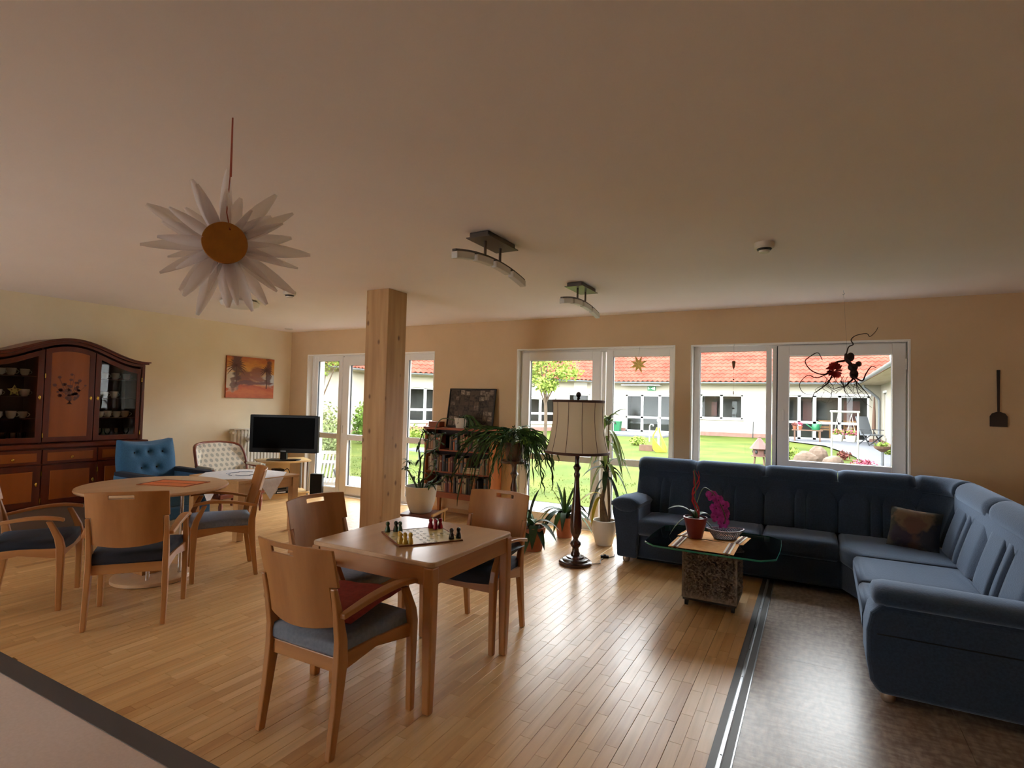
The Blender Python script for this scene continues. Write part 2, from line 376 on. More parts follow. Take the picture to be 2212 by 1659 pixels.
# window 2
w2 = win(2, -3.343, -1.382, 2.166, (-2.225,))
leaf_sash(w2, -3.31, -2.255, .03, 2.14, .105, .825, .075)
leaf_sash(w2, -2.19, -1.365, .03, 2.15, .08, .825, .075, y0=YF+.012, y1=YF+.08)
# window 3
w3 = win(3, -1.181, .768, 2.162, (-.366,))
leaf_sash(w3, -1.165, -.395, .03, 2.155, .05, .84, .075, y0=YF+.012, y1=YF+.08)
s = leaf_sash(w3, -.335, .752, .03, 2.15, .105, .93, .09, hx=None); lev(s, -.285, 1.49)
for z in (1.95,.35): G().tube([(.757,YF-.02,z-.05),(.757,YF-.02,z+.05)], .009, 8).build('hinge', 'upvc', s, smooth=50)
G().box(-.345,-.335,YF,YF+.05,.05,2.15).build('gap', 'upvc_gap', w3)
G().box(-6.462,-6.452,YF-.002,YF+.05,.05,2.15).build('gap', 'upvc_gap', w1)
# window added out of view behind the camera to brighten the near ceiling
for k, (a, b) in enumerate(((-7.1,-5.4),)):
    w = thing('window_%d' % (k+4), None, None, kind='structure'); g = G(); frame(g, a, b, 0, 2.25, .07, FY-.2, FY-.12)
    g.box((a+b)/2-.05,(a+b)/2+.05,FY-.2,FY-.12,.07,2.18); g.build('window_frame', 'upvc', w)
    G().box(a+.05,b-.05,FY-.163,FY-.157,.05,2.2).build('pane', 'pane_glass', w)
# the timber post
post = thing('pillar', None, None, (-3.706,4.214,0), kind='structure')
G().box(-.139,.139,-.136,.136,0,HC).build('timber', 'pine_post', post, bevel=.006)
# ================================================================ the courtyard
def gz(x, y): return -.03 + max(0, y-7.6)*.0113
mat('lawn', '#344111', '#474f1b', rough=.9, scale=.9, detail=8, bump=.5, bscale=30, spec=.1)
mat('path_paver', '#54565c', '#5c5e64', rough=.85, scale=3)
mat('paver', '#7e7e85', '#88888d', rough=.85, scale=3)
mat('render_wall', '#a7a194', '#a29c8e', rough=.9, scale=1.2, spec=.1)
mat('plinth', '#7a5b51', '#6e5148', rough=.9)
mat('roof_tile', '#7a4034', '#663026', rough=.9, scale=1.6, detail=6, spec=.05)
mat('zinc', '#7c8084', rough=.4, metal=.4)
mat('soffit', '#a0917a', '#96866b', rough=.8, stretch=(1,.1,1))
mat('white_frame', '#d0d0cf', rough=.35)
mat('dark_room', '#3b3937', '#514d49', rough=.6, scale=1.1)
mat('sign_green', '#1e7a4c', rough=.5); mat('sign_white', '#f2f4f0', rough=.5)
glassmat('house_glass', (.85,.88,.88), .35)
g = G(); g.grid(lambda u, v: (-36+60*u, 7.9+30*v, gz(0, 7.9+30*v)+.02*noise.noise(((-36+60*u)*.3,(7.9+30*v)*.3,0))), 60, 40)
tag(g.build('lawn', 'lawn', smooth=180), kind='structure')
# grass blades of the lawn near the windows
g = G()
for i in range(5000):
    y = 8.2 + 2.6*random.random()**1.5; x = -14 + 17*random.random()
    if x > 1.2 and y > 12: continue
    h = .02+.03*random.random(); a = random.random()*6.28; z = gz(x, y)-.01; q = .016+.0012*(y-8)
    g.add([(x-q*math.cos(a),y-q*math.sin(a),z),(x+q*math.cos(a),y+q*math.sin(a),z),(x+random.gauss(0,.02),y+random.gauss(0,.02),z+h)], [(0,1,2)])
mat('grass_blade', '#495b1d', '#5c632a', rough=.8, scale=3, coord='Object')
tag(g.build('lawn_grass', 'grass_blade'), 'short bright green grass growing on the courtyard lawn', 'grass', kind='stuff')
# paving of concrete slabs outside the windows
pave = tag(G().box(-12, 4.5, D+WT, 8.25, -.16, -.055).build('pavement', 'strip_dark'), kind='structure')
for i in range(30):
    for j in range(4):
        x, y = -10.5+i*.48, D+WT+.01+j*.4
        if -8.3 < x < .9: G().box(x,x+.47,y,y+.39,-.055,-.03).build('paving_slab', 'paver', pave)
path = G().add([(1.15,8.2,.005),(6,8.2,.005),(6,27,.235),(-1.0,27,.235),(-1.0,25.2,.215),(.35,23.5,.195),(1.0,20,.155),(1.35,16,.11)], [tuple(range(8))]).build('path', 'path_paver'); path['kind'] = 'structure'
terr = G().box(-9.2,-5.6,23.6,27,.0,.23).build('terrace_pavement', 'path_paver'); terr['kind'] = 'structure'

def wall_frame(p0, p1):     # local frame of a facade: u along, n outward (towards the yard)
    p0, p1 = Vector((*p0,0)), Vector((*p1,0)); u = (p1-p0).normalized(); n = Vector((u.y,-u.x,0)); return p0, u, n, (p1-p0).length
def facade(root, p0, p1, z0, z1, opens):
    o, u, n, L_ = wall_frame(p0, p1); P = lambda a, d, z: tuple(o+u*a+n*d+Vector((0,0,z)))
    def bx(g, a0, a1, d0, d1, zz0, zz1): g.hexa([P(a0,d1,zz0),P(a1,d1,zz0),P(a1,d0,zz0),P(a0,d0,zz0),P(a0,d1,zz1),P(a1,d1,zz1),P(a1,d0,zz1),P(a0,d0,zz1)])
    g = G(); a = 0
    for (a0, a1, b0, b1) in sorted(q[:4] for q in opens):
        bx(g, a, a0, -.3, 0, z0, z1); bx(g, a0, a1, -.3, 0, b1, z1)
        if b0 > z0+.05: bx(g, a0, a1, -.3, 0, z0, b0)
        a = a1
    bx(g, a, L_, -.3, 0, z0, z1); g.build('house_wall', 'render_wall', root)
    g = G(); a = 0
    for (a0, a1, b0, b1) in sorted(q[:4] for q in opens):
        if b0 < z0+.3: bx(g, a, a0, -.02, .02, z0-.1, z0+.17); g.build('plinth', 'plinth', root); g = G(); a = a1
    bx(g, a, L_, -.02, .02, z0-.1, z0+.17); g.build('plinth', 'plinth', root)
    for q in opens:
        a0, a1, b0, b1, cols, tz = q[:6]; f = G(); w = .07
        bx(f,a0,a0+w,-.14,-.06,b0,b1); bx(f,a1-w,a1,-.14,-.06,b0,b1); bx(f,a0,a1,-.14,-.06,b1-w,b1); bx(f,a0,a1,-.14,-.06,b0,b0+w)
        xs_ = [a0] + [a0+(a1-a0)*c for c in cols] + [a1]
        for x in xs_[1:-1]: bx(f,x-.06,x+.06,-.14,-.06,b0,b1)
        if tz: bx(f,a0,a1,-.14,-.06,tz-.05,tz+.05)
        bx(f,a0-.06,a1+.06,-.02,.03,b1,b1+.09)
        if b0 > z0+.3: bx(f,a0-.08,a1+.08,-.05,.06,b0-.05,b0)
        fo = f.build('window', 'white_frame', root)
        for i in range(len(xs_)-1):
            for zz in ([(b0,tz),(tz,b1)] if tz else [(b0,b1)]):
                h = G(); bx(h, xs_[i]+.03, xs_[i+1]-.03, -.105, -.095, zz[0]+.04, zz[1]-.04); h.build('pane', 'house_glass', fo)
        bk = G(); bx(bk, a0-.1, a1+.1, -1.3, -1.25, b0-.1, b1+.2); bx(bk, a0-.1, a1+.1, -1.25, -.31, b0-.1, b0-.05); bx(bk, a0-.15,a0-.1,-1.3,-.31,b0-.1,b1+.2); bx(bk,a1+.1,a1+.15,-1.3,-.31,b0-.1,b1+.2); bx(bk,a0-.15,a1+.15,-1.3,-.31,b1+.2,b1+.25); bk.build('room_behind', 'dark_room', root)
    return P, bx, L_
def roof(root, p0, p1, ze, over=.45, up_=5.2, pitch=31, a0=-.5, a1=.5, cut=None):
    o, u, n, L_ = wall_frame(p0, p1); tw, tl = .235, .36; cs, sn = math.cos(R(pitch)), math.sin(R(pitch))
    g = G(); nr = int(up_/tl); nc = int((L_+a1-a0)/tw); sub = 5
    for r in range(nr):
        s0, s1 = r*tl, (r+1)*tl+.04
        for c_ in range(nc):
            aa = a0+c_*tw
            if cut and aa > cut(s0): continue
            pts = []
            for s_, lift in ((s0,.035),(s1,0)):
                for k in range(sub):
                    t = k/(sub-1); h = .028*math.sin(2*PI*t)+lift
                    pts.append(o+u*(aa+t*tw)+n*(over-s_*cs)+Vector((0,0,ze+s_*sn+h)))
            g.add(pts, [(k,k+1,sub+k+1,sub+k) for k in range(sub-1)])
            g.add([pts[k] for k in range(sub)]+[pts[k]-Vector((0,0,.03)) for k in range(sub)], [(k,sub+k,sub+k+1,k+1) for k in range(sub-1)])
    t = g.build('roof_tiles', 'roof_tile', root); t['kind'] = 'stuff'
    P = lambda a, d, z: tuple(o+u*a+n*d+Vector((0,0,z)))
    g = G().hexa([P(a0,over-.02,ze-.10),P(L_+a1,over-.02,ze-.10),P(L_+a1,over-up_*cs,ze+up_*sn-.14),P(a0,over-up_*cs,ze+up_*sn-.14),P(a0,over-.02,ze-.07),P(L_+a1,over-.02,ze-.07),P(L_+a1,over-up_*cs,ze+up_*sn-.1),P(a0,over-up_*cs,ze+up_*sn-.1)])
    g.build('roof_deck', 'soffit', root)
    g = G(); g.hexa([P(a0,-.1,ze-.12),P(L_+a1,-.1,ze-.12),P(L_+a1,over,ze-.12),P(a0,over,ze-.12),P(a0,-.1,ze-.09),P(L_+a1,-.1,ze-.09),P(L_+a1,over,ze-.09),P(a0,over,ze-.09)]); g.build('eaves_soffit', 'soffit', root)
    rings = []
    for a in (a0, L_+a1): rings.append([P(a, over+.05+.07*math.cos(R(t)), ze-.03+.07*math.sin(R(t))) for t in range(180,361,20)]+[P(a, over+.05+.058*math.cos(R(t)), ze-.03+.058*math.sin(R(t))) for t in range(360,179,-20)])
    G().loft(rings).build('gutter', 'zinc', root)
HZ = .2
J0, J1 = (-9.4,27.0), (2.35,27.0)
house = tag(thing('courtyard_house', 'cream single-storey house around the lawn with red tiled roof and grey gutters', 'house', (0,0,0)))
P, bx, L_ = facade(house, J0, J1, HZ, 2.75, [(1.19,3.43,HZ+.03,2.02,(.36,.74),.92), (4.74,6.57,.98,2.08,(.5,),None), (8.3,11.37,HZ+.03,2.1,(.17,.36,.66),.95)])
roof(house, J0, J1, 2.66)
g = G(); bx(g, 2.28, 2.66, 0, .06, 2.23, 2.43); sg = g.build('exit_sign', 'sign_green', house)
for a0_, a1_, z0_, z1_ in ((2.31,2.37,2.30,2.36),(2.335,2.345,2.25,2.31),(2.31,2.335,2.36,2.40),(2.44,2.54,2.32,2.345),(2.52,2.56,2.28,2.385),(2.58,2.635,2.26,2.40)): g = G(); bx(g, a0_, a1_, .06, .066, z0_, z1_); g.build('pictogram_piece', 'sign_white', sg)
g = G(); bx(g, 1.1, 2.95, .02, .5, 2.46, 2.50); g.build('door_canopy', 'white_frame', house)
# curtains of light cloth, dark panels behind the glazed doors
mat('curtain', '#aca9a2', '#9d9992', rough=.9, scale=3, stretch=(4,4,.1))
mat('red_wood', '#60312b', '#6d3b33', rough=.5)
for a0_, a1_, z0_, z1_, m_ in ((8.95,9.3,1.0,1.95,'red_wood'),(10.5,11.1,.3,1.9,'red_wood'),(9.3,9.45,.3,2.0,'curtain'),(5.1,5.35,1.1,1.75,'red_wood')):
    g = G(); bx(g, a0_, a1_, -.9, -.86, z0_, z1_); g.build('cupboard' if m_ == 'red_wood' else 'curtain', m_, house)
# left wing, turned towards the lawn
K1 = (-16.6,17.85); K2 = (-21.2,25.5)
wing = house
P2, bx2, L2 = facade(wing, K1, J0, HZ-.03, 2.75, [(1.6,3.4,.55,2.05,(.5,),1.08), (7.5,9.0,.55,1.75,(.45,),1.0), (9.7,10.9,.55,2.0,(.5,),1.1)])
roof(wing, K1, J0, 2.68)
wing2 = house
facade(wing2, (-15.0,7.0), K1, .05, 2.75, [(6.6,7.7,.5,2.05,(.5,),1.1)])
roof(wing2, (-15.0,7.0), K1, 2.72)
# right wing, standing square to the house; its eaves meet the main gutter in the corner
wing3 = house
facade(wing3, J1, (2.35,8.5), HZ, 2.62, [(1.2,2.2,.5,2.2,(),None)])
roof(wing3, J1, (2.35,8.5), 2.66, over=.75, a0=.3)
g = G(); g.tube([(1.72,26.5,2.6),(1.74,26.5,2.45),(1.95,26.55,2.28),(2.24,26.7,2.02),(2.28,26.72,1.9),(2.28,26.72,.25)], .05, 10); g.build('downpipe', 'zinc', house, smooth=60)
# ================================================================ dining furniture
wood('beech', '#9e6634', '#b67f48', 'z', .38, 12, coat=.15)
wood('beech_x', '#9e6634', '#b67f48', 'x', .38, 12, coat=.15)
wood('beech_y', '#9e6634', '#b67f48', 'y', .38, 12, coat=.15)
wood('beech_top', '#c09a74', '#cfab85', 'y', .28, 10, coat=.1)
wood('table_round_top', '#c6a078', '#d0ac86', 'y', .35, 10)
mat('seat_navy', '#0d1222', '#0a0e1c', rough=.85, scale=60, sheen=.08, bump=.1)
mat('seat_grey', '#6d7684', '#79818f', rough=.85, scale=60, sheen=.3, bump=.1)
mat('cushion_red', '#8a2f2a', '#7a2723', rough=.85, scale=40, bump=.1)
mat('cushion_black', '#1d2026', '#282c34', rough=.5, scale=14, bump=.2)
mat('chrome', '#d8d8d8', rough=.12, metal=1)
mat('foot_plastic', '#5a4632', rough=.6)
def cells(g, us, vs, fn, th, skip):
    nu, nv = len(us)-1, len(vs)-1; idx = {}
    def vid(i, j, k):
        if (i,j,k) not in idx: idx[(i,j,k)] = len(g.v); g.v.append(tuple(fn(us[i], vs[j], k*th)))
        return idx[(i,j,k)]
    has = lambda i, j: 0 <= i < nu and 0 <= j < nv and (i,j) not in skip
    for j in range(nv):
        for i in range(nu):
            if not has(i,j): continue
            a,b,c_,d = (i,j),(i+1,j),(i+1,j+1),(i,j+1)
            g.f.append(tuple(vid(*q,0) for q in (a,b,c_,d))); g.f.append(tuple(vid(*q,1) for q in (a,d,c_,b)))
            for (di,dj,p,q) in ((0,-1,a,b),(1,0,b,c_),(0,1,c_,d),(-1,0,d,a)):
                if not has(i+di,j+dj): g.f.append((vid(*q,0),vid(*p,0),vid(*p,1),vid(*q,1)))
    return g
def make_chair(seatmat):
    t = thing('armchair', 'x', 'chair')
    for s in (-1, 1):
        # front leg, bent back above the seat to carry the arm
        pts = [(s*.256,.236,0),(s*.256,.236,.25),(s*.257,.234,.43),(s*.258,.222,.49),(s*.259,.19,.56),(s*.26,.165,.612)]
        ws = [(.032,.034),(.036,.04),(.038,.05),(.036,.046),(.032,.038),(.03,.034)]
        G().loft([[(x-a/2,y-b/2,z),(x+a/2,y-b/2,z),(x+a/2,y+b/2,z),(x-a/2,y+b/2,z)] for (x,y,z),(a,b) in zip(pts,ws)]).build('leg', 'beech', t, bevel=.006)
        pts = [(s*.217,-.236,0),(s*.215,-.208,.2),(s*.212,-.188,.38),(s*.212,-.19,.47),(s*.214,-.215,.6),(s*.216,-.243,.705)]
        ws = [(.03,.034),(.034,.042),(.036,.058),(.034,.052),(.03,.036),(.026,.022)]
        G().loft([[(x-a/2,y-b/2,z),(x+a/2,y-b/2,z),(x+a/2,y+b/2,z),(x-a/2,y+b/2,z)] for (x,y,z),(a,b) in zip(pts,ws)]).build('leg', 'beech', t, bevel=.006)
        # armrest: shallow arch running past the front leg
        ap = bez([(s*.238,-.215,.585),(s*.252,-.05,.622),(s*.262,.10,.638),(s*.268,.20,.63),(s*.27,.25,.618)], 4)
        rings = []
        for i, p in enumerate(ap):
            w_ = (.036+.02*math.sin(PI*min(1,i/(len(ap)-1)*1.1)))/2; rings.append([(p.x-w_,p.y,p.z-.011),(p.x+w_,p.y,p.z-.011),(p.x+w_*.9,p.y,p.z+.011),(p.x-w_*.9,p.y,p.z+.011)])
        G().loft(rings).build('armrest', 'beech_y', t, bevel=.005)
        # side rail with arched underside
        rp = [(s*.216,-.18,.385),(s*.232,0,.398),(s*.25,.22,.392)]
        G().loft([[(x-.011,y,z-h),(x+.011,y,z-h),(x+.011,y,z+.03),(x-.011,y,z+.03)] for (x,y,z),h in zip(rp,(.04,.012,.036))]).build('seat_rail', 'beech_y', t, bevel=.003)
    G().box(-.245,.245,.222,.246,.362,.424).build('seat_rail', 'beech_x', t, bevel=.004)
    G().box(-.21,.21,-.2,-.178,.335,.398).build('seat_rail', 'beech_x', t, bevel=.004)
    # upholstered seat, wider at the front
    g = G(); out = [(-.205,-.205),(.205,-.205),(.232,0),(.246,.245),(0,.262),(-.246,.245),(-.232,0)]
    def ring(f, z): return [(x*f, y*f if y < 0 else y*f, z) for x, y in out]
    g.loft([ring(.96,.398), ring(1.0,.412), ring(1.0,.445), ring(.965,.47), ring(.8,.48), ring(.4,.484)]).build('seat', seatmat, t, smooth=60)
    # bent plywood back with hand slot
    us = [-1,-.85,-.7,-.5,-.41,-.25,-.1,.05,.19,.35,.5,.7,.85,1]; vs = [0,.03,.12,.25,.4,.5,.65,.80,.855,.93,1]
    def fn(u, v, k):
        z = .54 + .33*v - .03*(1-u*u)*(1-v)**3 + .008*(1-u*u)*v
        return (.232*u, -.188 - .075*v**1.15 - .05*(1-u*u) - k, z)
    skip = {(i,8) for i in range(4,8)} | {(i,j) for i in (0,12) for j in range(5)}
    cells(G(), us, vs, fn, .013, skip).build('backrest', 'beech', t, smooth=40, bevel=.003, seg=1)
    return t
ch = make_chair('seat_grey')
ch.location = (-1.972,1.97,0); ch['label'] = 'beech armchair with grey seat and red cushion, nearest the camera'
ch2 = dup(ch, (-2.52,2.565,0), R(-90), 'grey-seated beech armchair beside the square table, in front of the timber post')
chB = dup(ch, (-4.433,3.075,0), R(150), 'grey-seated beech armchair facing left into the round table')
navy = make_chair('seat_navy'); navy.location = (-4.053,2.17,0); navy.rotation_euler = (0,0,R(49.5)); navy['label'] = 'navy-seated beech armchair with its back to us at the round table'
ch3 = dup(navy, (-1.93,3.15,0), R(180), 'beech armchair with black cushion on the far side of the square table')
chC = dup(navy, (-4.89,1.90,0), R(-35.5), 'navy-seated beech armchair cut off by the left picture edge')
for o in (ch,ch2,ch3,chB,navy,chC): o['group'] = 'beech armchairs'
def pillow(name, mat_, label, loc, rz, w_, d_, h_, rot=None, cat='cushion', pinch=.35):
    g = G(); n = 12
    def f(sgn):
        def q(u, v):
            a, b = 2*u-1, 2*v-1; k = max(0,(1-a**4)*(1-b**4))**.5
            sx = 1-.06*(1-abs(b))*abs(a); sy = 1-.06*(1-abs(a))*abs(b)
            return (a*w_/2*sx, b*d_/2*sy, sgn*h_/2*k + .006*noise.noise((a*3,b*3,sgn*2.)))
        return q
    g.grid(f(1), n, n); m = G().grid(f(-1), n, n); g.add(m.v, [q[::-1] for q in m.f])
    o = g.build(name, mat_, smooth=180, loc=loc, rot=rot or (0,0,rz)); return tag(o, label, cat)
pillow('seat_cushion', 'cushion_red', 'flat dark red cushion lying on the grey chair seat', (-1.95,1.99,.545), R(5), .40,.40,.06, rot=(R(5),R(-3),R(5)))
g = G(); mat('tie_black', '#15161a', rough=.7)
t = thing('seat_cushion', 'black padded cushion with tie strings on the far chair seat', 'cushion', (-1.93,3.14,.484), R(180))
p = pillow('pad', 'cushion_black', None, (0,0,0), 0, .47,.45,.13); del p['category']; p.parent = t; p.location = (0,-.0,.06)
G().tube(bez([(.2,-.2,.05),(.235,-.24,-.02),(.24,-.25,-.1),(.235,-.26,-.16)],4), .006, 6).build('tie', 'tie_black', t)

# square table
t = thing('square_table', 'square beech dining table with a board game laid out on it', 'table', (-1.998,2.588,0))
G().prism(rrect(-.408,.408,-.4,.4,.035), 'z', .698, .723).build('tabletop', 'beech_top', t, bevel=.006)
for sx in (-1,1):
    for sy in (-1,1):
        G().loft([[(sx*.378-a,sy*.37-a,z),(sx*.378+a,sy*.37-a,z),(sx*.378+a,sy*.37+a,z),(sx*.378-a,sy*.37+a,z)] for a, z in ((.021,0),(.027,.35),(.028,.698))]).build('leg', 'beech', t, bevel=.008)
for s in (-1,1):
    G().box(-.352,.352,s*.378-.011,s*.378+.011,.61,.698).build('apron', 'beech_x', t); G().box(s*.386-.011,s*.386+.011,-.345,.345,.61,.698).build('apron', 'beech_y', t)
# board game
mat('board_yellow', '#c9b676', '#d8c98c', rough=.35); mat('board_frame', '#7c4a32', rough=.5); mat('board_ink', '#8f8a55', rough=.4); mat('board_white', '#dccf9c', rough=.35)
bgm = thing('board_game', 'folding yellow board game lying open on the square table', 'game board', (-1.965,2.585,.723), R(56))
G().box(-.176,-.002,-.176,.176,0,.006).build('board_half', 'board_yellow', bgm); G().box(.002,.176,-.176,.176,0,.006).build('board_half', 'board_yellow', bgm)
g = G(); 
for s in (-1,1): g.box(-.181,.181,s*.179-.003,s*.179+.003,0,.0075); g.box(s*.179-.003,s*.179+.003,-.176,.176,0,.0075)
g.build('rim', 'board_frame', bgm)
for i in range(11):
    for j in range(11):
        if (i in (4,6) or j in (4,6) or (i == 5 and j not in (5,)) or (j == 5)) and not (i == 5 and j == 5):
            if 3 < i < 7 or 3 < j < 7:
                x, y = (i-5)*.031, (j-5)*.031; G().lathe([(.010,.006),(.010,.0068)], (x,y,0), 12).build('field', 'board_white' if (i+j)%2 else 'board_ink', bgm)
PAWN = [(.0125,0),(.013,.004),(.0115,.012),(.009,.021),(.0068,.027),(.0085,.030),(.0098,.035),(.0088,.040),(.0055,.0435),(.001,.045)]
for nm, col, ps in (('green','#2c4a2c',[(-2.174,2.54),(-2.145,2.578),(-2.12,2.585)]), ('yellow','#caa43a',[(-1.965,2.395),(-1.945,2.378),(-1.92,2.385),(-1.895,2.40)]),
                    ('red','#9c1f33',[(-2.03,2.76),(-2.005,2.775),(-1.98,2.79),(-1.99,2.755)]), ('black','#1c1e24',[(-1.775,2.61),(-1.755,2.65)])):
    mat('pawn_'+nm, col, rough=.25, coat=.4)
    for i, (x, y) in enumerate(ps):
        o = G().lathe([(r*1.25,z*1.35) for r,z in PAWN], (0,0,0), 14).build('pawn', 'pawn_'+nm, smooth=60, loc=(x,y,.7232 if nm in('green','black') and i==0 else .7295))
        o.location.z = .7305
        W = {'green':('leftmost','middle','rightmost'),'yellow':('leftmost','second','third','rightmost'),'red':('leftmost','second','rightmost','nearest'),'black':('left','right')}[nm][i]
        tag(o, {'green':'%s of the dark green pawns at the left board corner','yellow':'%s of the yellow pawns at the near board corner','red':'%s of the red pawns at the far board corner','black':'%s one of the two black pawns at the right board corner'}[nm] % W, 'game piece', nm+' pawns')

# round table
t = thing('round_table', 'round beech pedestal table with an orange placemat on it', 'table', (-4.735,2.66,0))
G().lathe([(.515,.726),(.53,.731),(.537,.742),(.533,.753),(.52,.757)], n=64).build('tabletop', 'table_round_top', t, smooth=40)
G().lathe([(.27,0),(.28,.006),(.28,.03),(.265,.042),(.05,.044)], n=48).build('base', 'beech_top', t, smooth=40)
G().box(-.11,.03,-.09,.09,.044,.70).build('column', 'beech', t, bevel=.004)
for (x, y) in ((-.17,-.13),(.16,-.12),(.16,.13),(-.17,.13)): G().tube([(x,y,.04),(x,y,.71)], .014, 12).build('chrome_post', 'chrome', t, smooth=50)
G().box(-.24,.24,-.24,.24,.70,.727).build('top_frame', 'beech_x', t, bevel=.004)
mat('mat_orange', '#d9702e', '#e07c38', rough=.85, scale=70, bump=.15); mat('mat_brown', '#7a4520', rough=.85)
t = thing('placemat', 'orange placemat with brown edging on the round table', 'placemat', (-4.68,2.78,.7575), R(20))
g = G().box(-.22,.22,-.15,.15,0,.003); g.build('cloth', 'mat_orange', t)
for s in (-1,1):
    G().box(s*.21-.008,s*.21+.008,-.152,.152,.003,.0045).build('border', 'mat_brown', t); G().box(-.202,.202,s*.142-.007,s*.142+.007,.003,.0045).build('border', 'mat_brown', t)
G().box(-.202,.202,-.004,.004,.003,.0045).build('border', 'mat_brown', t)

# ================================================================ corner sofa
mat('sofa_cloth', '#323f52', '#2a3647', rough=.9, scale=90, sheen=.6, bump=.15, spec=.2)
mat('sofa_dark', '#0f1218', rough=.9)
mat('sofa_foot', '#b9a898', rough=.3, metal=.6)
sofa = thing('corner_sofa', 'long blue-grey fabric corner sofa under the windows', 'sofa', (0,0,0))
PROF = [(0,0),(.012,.06),(.04,.16),(.075,.27),(.11,.375),(.118,.395),(.098,.41),(.085,.45),(.10,.50),(.15,.535),(.21,.535),(.265,.505),(.29,.44),(.30,.30),(.30,0)]
PP = bez([(y,z,0) for y, z in PROF], 3)
def back_ring(fn): return [fn(p.x, p.y) for p in PP]
def seam(u, cs, w_=.035): return min([1]+[1-math.exp(-((u-c_)/w_)**2) for c_ in cs])
def backpart(name, place, width, seams):
    us = sorted(set([i/26 for i in range(27)]+[s_ for s_ in seams]+[s_+.012 for s_ in seams if s_ < .99]+[s_-.012 for s_ in seams if s_ > .01])); rings = []
    for u in us:
        b = seam(u, (0,1), .05)
        r = []
        for k, p in enumerate(PP):
            fr = k/len(PP); m_ = b*(seam(u, seams, .02) if fr < .36 else 1)
            sq = .03*(1-m_) if fr < .75 else 0
            r.append(place(u*width, p.x+sq, p.y-(.018*(1-b) if fr > .5 and p.y > .3 else 0)))
        rings.append(r)
    return G().loft(rings).build(name, 'sofa_cloth', sofa, smooth=70)
ZS = .425
X0 = (-1.62,-1.04,-.41,.19,.76)
for i in range(4):
    a, b = X0[i]+.003, X0[i+1]-.003
    backpart('back_cushion', lambda s_, y, z, a=a: (a+s_, 5.70+y, ZS+z), b-a, (.42,.58))
def arcpl(s_, y, z):
    th = R(90) - s_; rr = .12 + y; return (.76+rr*math.cos(th), 5.58+rr*math.sin(th), ZS+z)
backpart('corner_back', arcpl, R(90), ())
for a, b in ((5.577,4.62),(4.617,3.66)):
    backpart('back_cushion', lambda s_, y, z, a=a: (.88+y, a-s_, ZS+z), a-b, (.42,.58))
def seatpart(poly, ov=.0):
    g = G(); n = len(poly); cx = sum(p[0] for p in poly)/n; cy = sum(p[1] for p in poly)/n
    def ring(d, z):
        out = []
        for i in range(n):
            p0, p, p1 = Vector(poly[i-1]), Vector(poly[i]), Vector(poly[(i+1)%n]); a = (p-p0).normalized(); b = (p1-p).normalized()
            na, nb = Vector((a.y,-a.x)), Vector((b.y,-b.x)); m_ = (na+nb); m_ = m_/max(.3,m_.length_squared)*2; q = p - m_*d; out.append((q.x,q.y,z))
        return out
    g.loft([ring(.02,.27), ring(.004,.285), ring(.0,.31), ring(.0,.375), ring(.006,.40), ring(.022,.418), ring(.05,.426), ring(.12,.432)]).build('seat_cushion', 'sofa_cloth', sofa, smooth=80)
for a, b in ((-1.47,-1.035),(-1.03,-.405),(-.40,.182)): seatpart([(a,5.27),(b,5.27),(b,5.78),(a,5.78)])
seatpart([(.188,5.27),(.30,4.95),(.93,4.95),(.93,5.60),(.80,5.76),(.188,5.78)])
seatpart([(.26,4.945),(.25,4.235),(.92,4.235),(.92,4.945)]); seatpart([(.25,4.228),(.24,3.72),(.92,3.72),(.92,4.228)])
g = G().prism([(-1.5,5.30),(.2,5.30),(.33,5.0),(.30,3.56),(1.14,3.56),(1.14,5.9),(.9,6.0),(-1.5,6.0)], 'z', .055, .275); g.build('base', 'sofa_cloth', sofa, bevel=.015)
G().box(-1.6,.8,5.80,5.98,.2,.86).box(.98,1.16,3.6,5.6,.2,.86).build('back_frame', 'sofa_cloth', sofa)
G().prism([(-1.5,5.38),(.26,5.38),(.40,5.06),(.40,3.7),(1.1,3.7),(1.1,5.9),(-1.5,5.95)], 'z', .02, .056).build('underframe', 'sofa_dark', sofa)
# left arm: outward rolled, padded top
arm = G().prism([(-1.665,.05),(-1.47,.05),(-1.455,.30),(-1.46,.53),(-1.72,.53),(-1.715,.46),(-1.69,.36),(-1.672,.20)], 'y', 5.26, 5.95).build('arm', 'sofa_cloth', sofa, bevel=.02, seg=3)
g = G(); rings = []
for y, k in ((5.235,.55),(5.25,.85),(5.29,1),(5.5,1),(5.75,.98),(5.93,.9),(5.95,.6)):
    rings.append([(-1.585+.155*k*math.cos(R(a))*(1 if math.sin(R(a)) > 0 else .85), y, .535+(.085 if math.sin(R(a)) > 0 else .06)*k*math.sin(R(a)) - .02*(1 if y > 5.7 else 0)) for a in range(0,360,20)])
g.loft(rings).build('arm_pad', 'sofa_cloth', arm, smooth=60)
